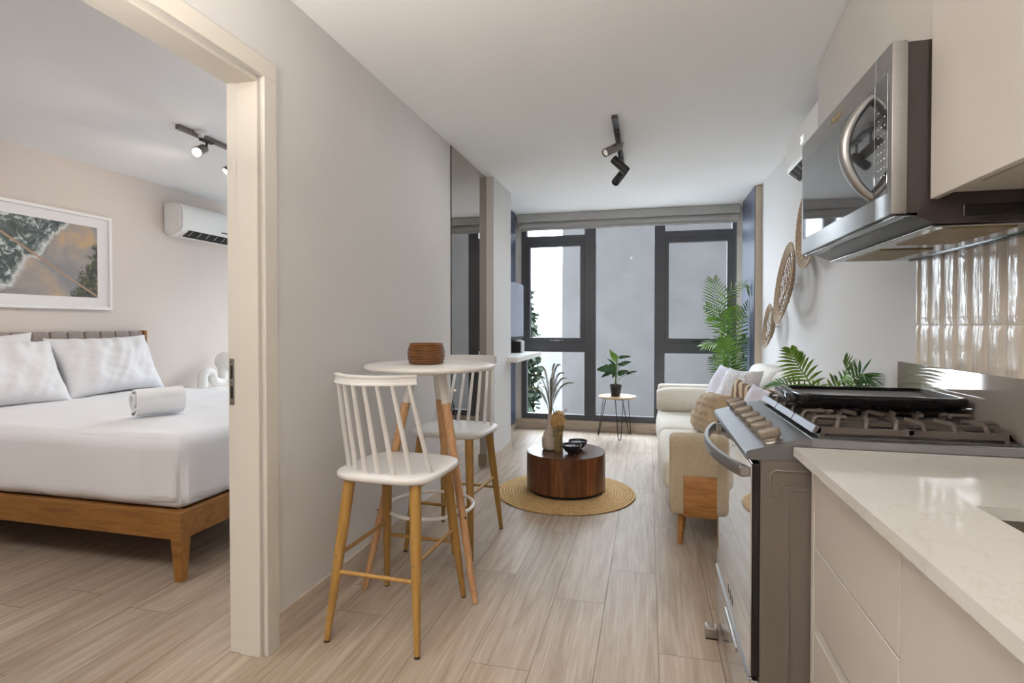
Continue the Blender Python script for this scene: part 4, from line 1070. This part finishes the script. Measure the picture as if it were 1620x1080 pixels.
put('throw_pillow', pillow_bm(.38, .37, .13, 22, 23, .014), 'cushion_zebra', pose((.575, 4.10, .495), radians(-60), radians(-22), radians(8)), 'tan and brown striped pillow on the sofa', 'pillow', GC)
put('throw_pillow', pillow_bm(.32, .37, .12, 22, 27, .016), 'cushion_lilac', pose((.62, 3.84, .495), radians(-56), radians(-24), radians(8)), 'small pale lilac pillow in front of the striped one', 'pillow', GC)

# ---- woven wall baskets
def basket(label, c, R, tilt, rz):
    """a dish hung with its face to -X"""
    t = thing('wall_basket', label, 'wall basket', c, 'woven baskets on the wall')
    def P(r, a, h): return Vector((-h, r * cos(a), r * sin(a)))
    M = Matrix.Translation(c) @ Matrix.Rotation(rz, 4, 'Z') @ Matrix.Rotation(tilt, 4, 'Y')
    dish = lambda r: .055 * (r / R) ** 2
    bm = BM()
    for k in range(7):
        r = R * (.80 + .20 * k / 6); n = 90
        tube(bm, [P(r + .0015 * (i % 2), 2 * pi * i / n, dish(r) + .0015 * ((i + k) % 2)) for i in range(n)], R * .019, 6, closed=True)
    xf(bm, M); obj('woven_rim', bm, 'basket_rim', t)
    bm = BM()
    for k in range(9):
        r = R * (.08 + .70 * k / 8); n = 60
        tube(bm, [P(r * (1 + .06 * sin(9 * 2 * pi * i / n + k * pi / 2)), 2 * pi * i / n, dish(r) + .003 * ((i + k) % 2)) for i in range(n)], R * .011, 5, closed=True)
    for k in range(26):
        a = 2 * pi * k / 26; tube(bm, [P(R * (.05 + .77 * j / 6), a + .22 * sin(j * 1.1 + k), dish(R * (.05 + .77 * j / 6))) for j in range(7)], R * .010, 5)
    xf(bm, M); obj('woven_centre', bm, 'basket', t)
    bm = BM(); tube(bm, [P(0, 0, -.002), Vector((.06, 0, .01))], .006, 8); xf(bm, M); obj('hanger', bm, 'white_plastic', t)
basket('largest woven basket on the wall above the sofa', (.975, 4.20, 1.535), .285, radians(8), radians(-3))
basket('small woven basket hanging lowest towards the window', (.985, 4.78, 1.235), .178, radians(6), radians(-2))
basket('woven basket mostly hidden behind the microwave', (.995, 3.70, 1.85), .255, radians(3), radians(-1))

# =================================================================== KITCHEN
YN, YF = 1.612, 2.368            # range, near and far side
def rng():
    t = thing('range', 'stainless gas range standing past the counter end', 'stove', (.63, 1.99, 0))
    obj('body', box(BM(), .300, .985, YN, YF, .05, .880, .004, 1), 'range_side', t, label='dark grey side walls')
    bm = BM()
    for a in ((.31, .325, .805, .86), ): pass
    # embossed outline on the near side wall
    tube(bm, [(.325, YN, .79), (.325, YN, .84), (.336, YN, .852), (.42, YN, .852)], .003, 6); tube(bm, [(.325, YN, .79), (.331, YN, .778), (.345, YN, .778), (.352, YN, .79), (.352, YN, .81), (.36, YN, .818), (.42, YN, .818)], .003, 6)
    tube(bm, [(.42, YN, .80), (.378, YN, .80), (.372, YN, .79), (.372, YN, .10)], .002, 6); obj('side_emboss', bm, 'range_side', t)
    obj('toe_base', box(BM(), .33, .95, YN + .02, YF - .02, .0, .05), 'black_rubber', t)
    dr = obj('oven_door', box(BM(), .2785, .300, YN + .002, YF - .002, .272, .868, .003, 1), 'black_gloss', t)
    obj('door_glass', box(BM(), .275, .2785, YN + .003, YF - .003, .275, .866), 'oven_glass', dr, label='mirror-like dark glass')
    bm = BM()
    for k, y in enumerate((2.03, 1.985, 1.94)): box(bm, .2744, .2751, y - .012, y + .012, .318 + .0, .330); box(bm, .2744, .2751, y - .003, y + .003, .308, .340)
    obj('door_lettering', bm, 'mark_dark', dr)
    # bowed strap handle
    pts = []
    for k in range(21):
        s = k / 20; y = YN + .03 + s * (YF - YN - .06); pts.append((.262 - .062 * sin(pi * s) ** .8, y, .838))
    bm = BM(); rows = []
    for i, p in enumerate(pts):
        p = Vector(p); tg = (Vector(pts[min(i + 1, 20)]) - Vector(pts[max(i - 1, 0)])).normalized(); nr = Vector((-tg.y, tg.x, 0))
        rows.append([bm.verts.new(p + nr * a + Vector((0, 0, b))) for a, b in ((.006, -.017), (.008, -.010), (.008, .010), (.006, .017), (-.006, .017), (-.008, .010), (-.008, -.010), (-.006, -.017))])
    for a, b in zip(rows, rows[1:]):
        for j in range(8): bm.faces.new((a[j], a[(j + 1) % 8], b[(j + 1) % 8], b[j]))
    bm.faces.new(rows[0]); bm.faces.new(rows[-1]); bmesh.ops.recalc_face_normals(bm, faces=bm.faces)
    for y in (YN + .034, YF - .034): box(bm, .250, .277, y - .010, y + .010, .824, .852, .003, 1)
    obj('oven_handle', bm, 'steel', dr)
    dw = obj('drawer', box(BM(), .277, .300, YN + .002, YF - .002, .055, .262, .003, 1), 'drawer_steel', t)
    obj('drawer_trim', box(BM(), .270, .282, YN + .002, YF - .002, .2625, .2695, .002, 1), 'steel', dw)
    obj('drawer_grip', rbox(BM(), .2735, .279, 1.86, 2.12, .196, .214, .0026, 6), 'steel', dw)
    # sloping control panel
    bm = BM(); prism(bm, [(.262, .878), (.262, .897), (.268, .903), (.400, .940), (.430, .944), (.430, .880)], 'Y', YN, YF)
    bmesh.ops.bevel(bm, geom=list(bm.edges), offset=.002, segments=2, affect='EDGES')
    cp = obj('control_panel', bm, 'steel_panel', t)
    sl = math.atan2(.037, .132)
    for y in (2.315, 2.215, 2.085, 1.955, 1.86, 1.77, 1.668):
        Mk = Matrix.Translation((.338, y, .9226)) @ Matrix.Rotation(-sl, 4, 'Y')
        bm = BM(); lathe(bm, [(0, 0), (.024, 0), (.0235, .008), (.0215, .010), (0, .010)], 0, 0, 24); rbox(bm, -.029, .029, -.0135, .0135, .008, .036, .008, 6)
        xf(bm, Mk); obj('control_knob', bm, 'knob', cp)
        bm = BM(); lathe(bm, [(0, .0002), (.029, .0002), (.028, .002), (0, .002)], 0, 0, 24); xf(bm, Mk); obj('knob_ring', bm, 'steel', cp)
    obj('cooktop', box(BM(), .425, .945, YN, YF, .905, .9445, .003, 1), 'cooktop', t)
    obj('well', box(BM(), .455, .915, YN + .03, YF - .03, .9435, .9455), 'cooktop', t)
    # burners
    for x, y, r in ((.56, 1.735, .045), (.80, 1.735, .036), (.56, 1.99, .03), (.80, 1.99, .036), (.56, 2.245, .036), (.80, 2.245, .045)):
        obj('burner', lathe(BM(), [(0, .9455), (r * 1.25, .9455), (r * 1.2, .953), (r, .955), (r, .9605), (r * .85, .963), (0, .963)], x, y, 32), 'burner', t)
    # three cast grates
    gz0, gz1 = .954, .970
    for k in range(3):
        a = YN + .036 + k * .229; b = a + .223; x0, x1 = .445, .905
        bm = BM(); h = .012
        for y in (a, b - h):
            prism(bm, [(x0, gz0), (x1, gz0), (x1 - .012, gz1), (x0 + .012, gz1)], 'Y', y, y + h)
        for x in (x0, x1 - .014): box(bm, x, x + .014, a, b, gz0, gz1)
        box(bm, (x0 + x1) / 2 - .006, (x0 + x1) / 2 + .006, a, b, gz0 + .004, gz1)
        box(bm, x0, x1, (a + b) / 2 - .005, (a + b) / 2 + .005, gz0 + .006, gz1)
        for i in range(6):
            x = x0 + .055 + i * (x1 - x0 - .11) / 5; lean = (.02 if i < 3 else -.02)
            for y, s in ((a, 1), (b, -1)):
                tube(bm, [(x, y + s * .006, gz0 + .006), (x + lean * .2, y + s * .010, .984), (x + lean * .3, y + s * .016, .989), (x + lean, y + s * .074, .989)], .0066, 4)
        for y in ((a + b) / 2 - .055, (a + b) / 2 + .055):
            for x, s in ((x0 + .007, 1), (x1 - .007, -1)):
                tube(bm, [(x, y, gz0 + .006), (x + s * .006, y, .984), (x + s * .012, y, .989), (x + s * .085, y, .989)], .0066, 4)
        for x in (x0 + .01, x1 - .02):
            for y in (a + .004, b - .014): box(bm, x, x + .014, y, y + .01, .9456, gz0 + .002)
        g = obj('grate', bm, 'grate', t, sharp=20)
        bm = BM(); prism(bm, [(x0 - .010, gz0 + .001), (x0, gz0 + .0005), (x0 + .006, gz1 + .002), (x0 + .001, gz1 + .003)], 'Y', a + .002, b - .002); obj('grate_bevel', bm, 'grate_face', g, label='bright bevelled front bar')
    # raised glass lid at the back
    obj('glass_lid', box(BM(), .918, .924, YN + .004, YF - .004, .9445, 1.112, .002, 1), 'lid_glass', t, label='raised tinted glass lid')
rng()
def griddle():
    x0, x1, y0, y1, z0 = .452, .905, 1.835, 2.125, .9965
    t = thing('griddle', 'black cast griddle resting across the stove grates', 'griddle', (.68, 1.98, z0))
    bm = BM()
    for (ins, z) in (): pass
    def ringpts(i, z, e=.03): 
        a, b, c, d_ = x0 + i, x1 - i, y0 + i, y1 - i; P = []
        for cx, cy, s in ((b - e, d_ - e, 0), (a + e, d_ - e, 1), (a + e, c + e, 2), (b - e, c + e, 3)):
            for k in range(6): an = s * pi / 2 + k * pi / 10; P.append((cx + e * cos(an), cy + e * sin(an), z))
        return P
    rows = [[bm.verts.new(p) for p in ringpts(i, z)] for i, z in ((.016, z0), (.004, z0 + .012), (0, z0 + .022), (0, z0 + .036), (.004, z0 + .039), (.016, z0 + .039), (.022, z0 + .031), (.026, z0 + .029))]
    for a, b in zip(rows, rows[1:]):
        for j in range(24): bm.faces.new((a[j], a[(j + 1) % 24], b[(j + 1) % 24], b[j]))
    bm.faces.new(rows[0][::-1]); bm.faces.new(rows[-1]); bmesh.ops.recalc_face_normals(bm, faces=bm.faces)
    obj('plate', bm, 'black_gloss', t)
    obj('grip', box(BM(), x0 - .020, x0 + .004, 1.87, 2.09, z0 + .010, z0 + .037, .005, 2), 'black_gloss', t)
griddle()
def door_block():
    t = thing('door_stopper', 'small grey metal block on the floor against the stove drawer', 'doorstop', (.235, 2.28, 0))
    obj('block', rbox(BM(), .222, .272, 2.27, 2.32, .004, .048, .008, 6), 'steel_side', t); obj('rubber_pad', box(BM(), .225, .27, 2.273, 2.317, 0, .006), 'black_rubber', t)
door_block()
def counter():
    x0, x1, y0, y1 = .380, WR, -1.6, 1.606
    bm = BM(); sx0, sx1, sy0, sy1 = .578, .925, .56, 1.165
    for a in ((x0, sx0, y0, y1), (sx1, x1, y0, y1), (sx0, sx1, sy1, y1), (sx0, sx1, y0, sy0)): box(bm, *a, .897, .920)
    bmesh.ops.remove_doubles(bm, verts=bm.verts, dist=1e-5)
    o = obj('countertop', bm, 'quartz', origin=(.7, 0, .897)); tag(o, 'glossy white stone countertop beside the stove', 'countertop')
    t = thing('sink', 'undermount steel sink cut into the white countertop', 'sink', (.75, .86, .72))
    bm = BM(); w = .004
    for a in ((sx0 - .02, sx0 - .002, sy0 - .02, sy1 + .02, .70, .896), (sx1 + .002, sx1 + .02, sy0 - .02, sy1 + .02, .70, .896), (sx0 - .02, sx1 + .02, sy0 - .02, sy0 - .002, .70, .896), (sx0 - .02, sx1 + .02, sy1 + .002, sy1 + .02, .70, .896), (sx0 - .02, sx1 + .02, sy0 - .02, sy1 + .02, .69, .702)): box(bm, *a)
    obj('basin', bm, 'sink_steel', t); obj('drain', lathe(BM(), [(.045, .7025), (.04, .705), (0, .704)], .75, .86, 24), 'chrome', t)
    # drawers
    t = thing('drawer_unit', 'cream drawer cabinet under the counter next to the stove', 'cabinet', (.7, 1.33, 0))
    F = .425
    bm = BM(); box(bm, F + .02, WR - .002, 1.075, 1.600, .08, .68); box(bm, F + .02, WR - .002, 1.19, 1.600, .68, .895); box(bm, F + .02, .555, 1.075, 1.19, .68, .895); obj('carcass', bm, 'cabinet_white', t)
    obj('side_filler', box(BM(), F - .002, F + .02, 1.578, 1.600, .08, .893, .001, 1), 'cabinet_white', t)
    for z0, z1 in ((.670, .893), (.474, .666), (.085, .440)): obj('drawer', box(BM(), F, F + .02, 1.078, 1.5765, z0, z1, .0015, 1), 'cabinet_white', t)
    obj('finger_channel', box(BM(), F + .018, F + .021, 1.078, 1.5765, .440, .474), 'steel_side', t)
    obj('plinth', box(BM(), F + .05, WR - .01, 1.075, 1.600, 0, .08), 'track_black', t)
    t = thing('sink_cabinet', 'cream base cabinet under the sink', 'cabinet', (.7, .3, 0))
    bm = BM()
    for a in ((F + .02, WR - .002, -1.6, .53, .08, .895), (F + .02, WR - .002, .53, 1.073, .08, .68), (F + .02, .545, .53, 1.073, .68, .895)): box(bm, *a)
    obj('carcass', bm, 'cabinet_white', t)
    for y0_, y1_ in ((.45, 1.0735), (-.20, .447), (-.86, -.203), (-1.598, -.863)): obj('door', box(BM(), F, F + .02, y0_, y1_, .085, .893, .0015, 1), 'cabinet_white', t)
    obj('plinth', box(BM(), F + .05, WR - .01, -1.6, 1.073, 0, .08), 'track_black', t)
counter()
def uppers():
    t = thing('wall_cabinet', 'white upper cabinet nearest the viewer above the counter', 'cabinet', (.86, .3, 1.565))
    X, yE = .685, 1.588
    obj('carcass', box(BM(), X + .018, WR - .002, -1.6, yE, 1.58, ZC - .004), 'cabinet_white', t)
    for a, b in ((.95, yE), (.30, .947), (-.35, .297), (-1.0, -.353), (-1.6, -1.003)): obj('door', box(BM(), X, X + .018, a, b, 1.565, ZC - .006, .0012, 1), 'cabinet_white', t)
    obj('light_strip', box(BM(), X + .035, X + .047, -1.4, 1.45, 1.574, 1.5805), 'steel_side', t)
    bm = BM(); torus(bm, (.88, 1.06, 1.577), .11, .004, 40, 6, 'Z', .8); obj('vent_ring', bm, 'steel_side', t)
    # box over the microwave
    bm = BM(); prism(bm, [(.700, 1.592), (.824, 3.055), (WR - .002, 3.055), (WR - .002, 1.592)], 'Z', 1.972, ZC - .004)
    o = obj('bulkhead_cabinet', bm, 'cabinet_white', origin=(.9, 2.3, 1.972), sharp=20); tag(o, 'white closed cabinet above the microwave reaching the ceiling', 'cabinet')
uppers()
def microwave():
    y0, y1 = 1.592, 2.435
    t = thing('microwave', 'stainless over-range microwave with a bowed handle', 'microwave', (.8, 2.0, 1.505))
    bm = BM(); prism(bm, [(.636, 1.536), (.70, 1.506), (WR - .002, 1.503), (WR - .002, 1.968), (.636, 1.968)], 'Y', y0 + .004, y1 - .004); obj('body', bm, 'body_black', t)
    ys = 1.697
    for nm, a, b in (('door', ys + .001, y1), ('control_panel', y0, ys - .001)):
        bm = BM(); box(bm, .600, .636, a, b, 1.533, 1.972, .0025, 2); dd = obj(nm, bm, 'steel', t)
        ga, gb = (a + .0005, b - .026) if nm == 'door' else (a + .024, b - .0005)
        obj('glass', box(BM(), .5985, .602, ga, gb, 1.592, 1.902, .001, 1), 'mw_glass', dd, label='dark mirror glass')
        if nm == 'door':
            pts = [(.602 - .070 * sin(pi * k / 20) ** .75, ys + .026, 1.604 + .275 * k / 20) for k in range(21)]
            obj('door_handle', tube(BM(), pts, [.0115 + .003 * sin(pi * k / 20) for k in range(21)], 14, flat=1.5, up=(1, 0, 0.001)), 'steel', dd, sharp=60)
            text('logo', 'Whirlpool', 'gold', dd, .026, frameM((.5993, 2.02, 1.936), (0, -1, 0), (0, 0, 1)))
            bm = BM(); torus(bm, (.5995, 2.02, 1.938), .030, .0012, 40, 6, 'X', .55); obj('logo_ring', bm, 'gold', dd)
        else:
            bm = BM()
            for r_ in range(9):
                for c_ in range(3): 
                    y = ga + .012 + c_ * .020; z = 1.64 + r_ * .022
                    if r_ > 6 and c_ == 1: continue
                    box(bm, .5978, .5986, y, y + .007, z, z + .0035)
            obj('key_marks', bm, 'mark_light', dd)
    # underside: lip, grease filters, lamp
    obj('bottom_lip', box(BM(), .612, .66, y0 + .004, y1 - .004, 1.528, 1.5345), 'black_gloss', t)
    obj('bottom_plate', box(BM(), .70, WR - .03, y0 + .02, y1 - .012, 1.499, 1.5045, .002, 1), 'underside', t)
    for a, b in ((1.64, 1.94), (2.06, 2.38)): obj('grease_filter', box(BM(), .745, .90, a, b, 1.4955, 1.5, .001, 1), 'filter', t)
    obj('rear_flange', box(BM(), WR - .045, WR - .012, y0 + .01, y1 - .01, 1.494, 1.504, .002, 1), 'black_gloss', t)
    obj('side_grip', box(BM(), .76, .98, y0 + .001, y0 + .005, 1.519, 1.549, .001, 1), 'black_gloss', t)
microwave()
def backsplash():
    bm = BM(); z0 = .92; ed = [2.448, 2.418]
    while ed[-1] > -1.55: ed.append(ed[-1] - .0868)
    box(bm, WR - .006, WR, -1.6, 2.448, .92, 1.60)
    n0 = len(bm.faces)
    rnd = random.Random(4)
    for a, b in zip(ed, ed[1:]):
        for c, d_ in ((.937, 1.2475), (1.2505, 1.5625)):
            if a - b < .02: continue
            y0, y1 = b + .0014, a - .0014; ny, nz = (8, 18) if b > 1.0 else (2, 2); g = []
            ph = rnd.random() * 9; am = .0016
            for i in range(ny + 1):
                for j in range(nz + 1):
                    u, v = i / ny, j / nz; e = min(u, 1 - u) * (y1 - y0); e2 = min(v, 1 - v) * (d_ - c); ee = min(1, min(e, e2) / .007)
                    y, z = y0 + u * (y1 - y0), c + v * (d_ - c)
                    h = .0045 * ee + .0018 * sin(pi * u) + ee * am * noise.noise(Vector((y * 42 + ph, z * 7, ph)))
                    g.append(bm.verts.new((WR - .006 - h, y, z)))
            for i in range(ny):
                for j in range(nz):
                    k = i * (nz + 1) + j; bm.faces.new((g[k], g[k + nz + 1], g[k + nz + 2], g[k + 1])[::-1])
    bm.faces.ensure_lookup_table()
    for f in bm.faces[:n0]: f.material_index = 1
    bm.normal_update()
    for f in bm.faces[n0:]:
        if f.normal.x > 0: f.normal_flip()
    struct('wall_tiles', bm, ['glaze_tile', 'tile_grout'], 'glossy beige vertical tiles behind stove and counter', sharp=60)
backsplash()
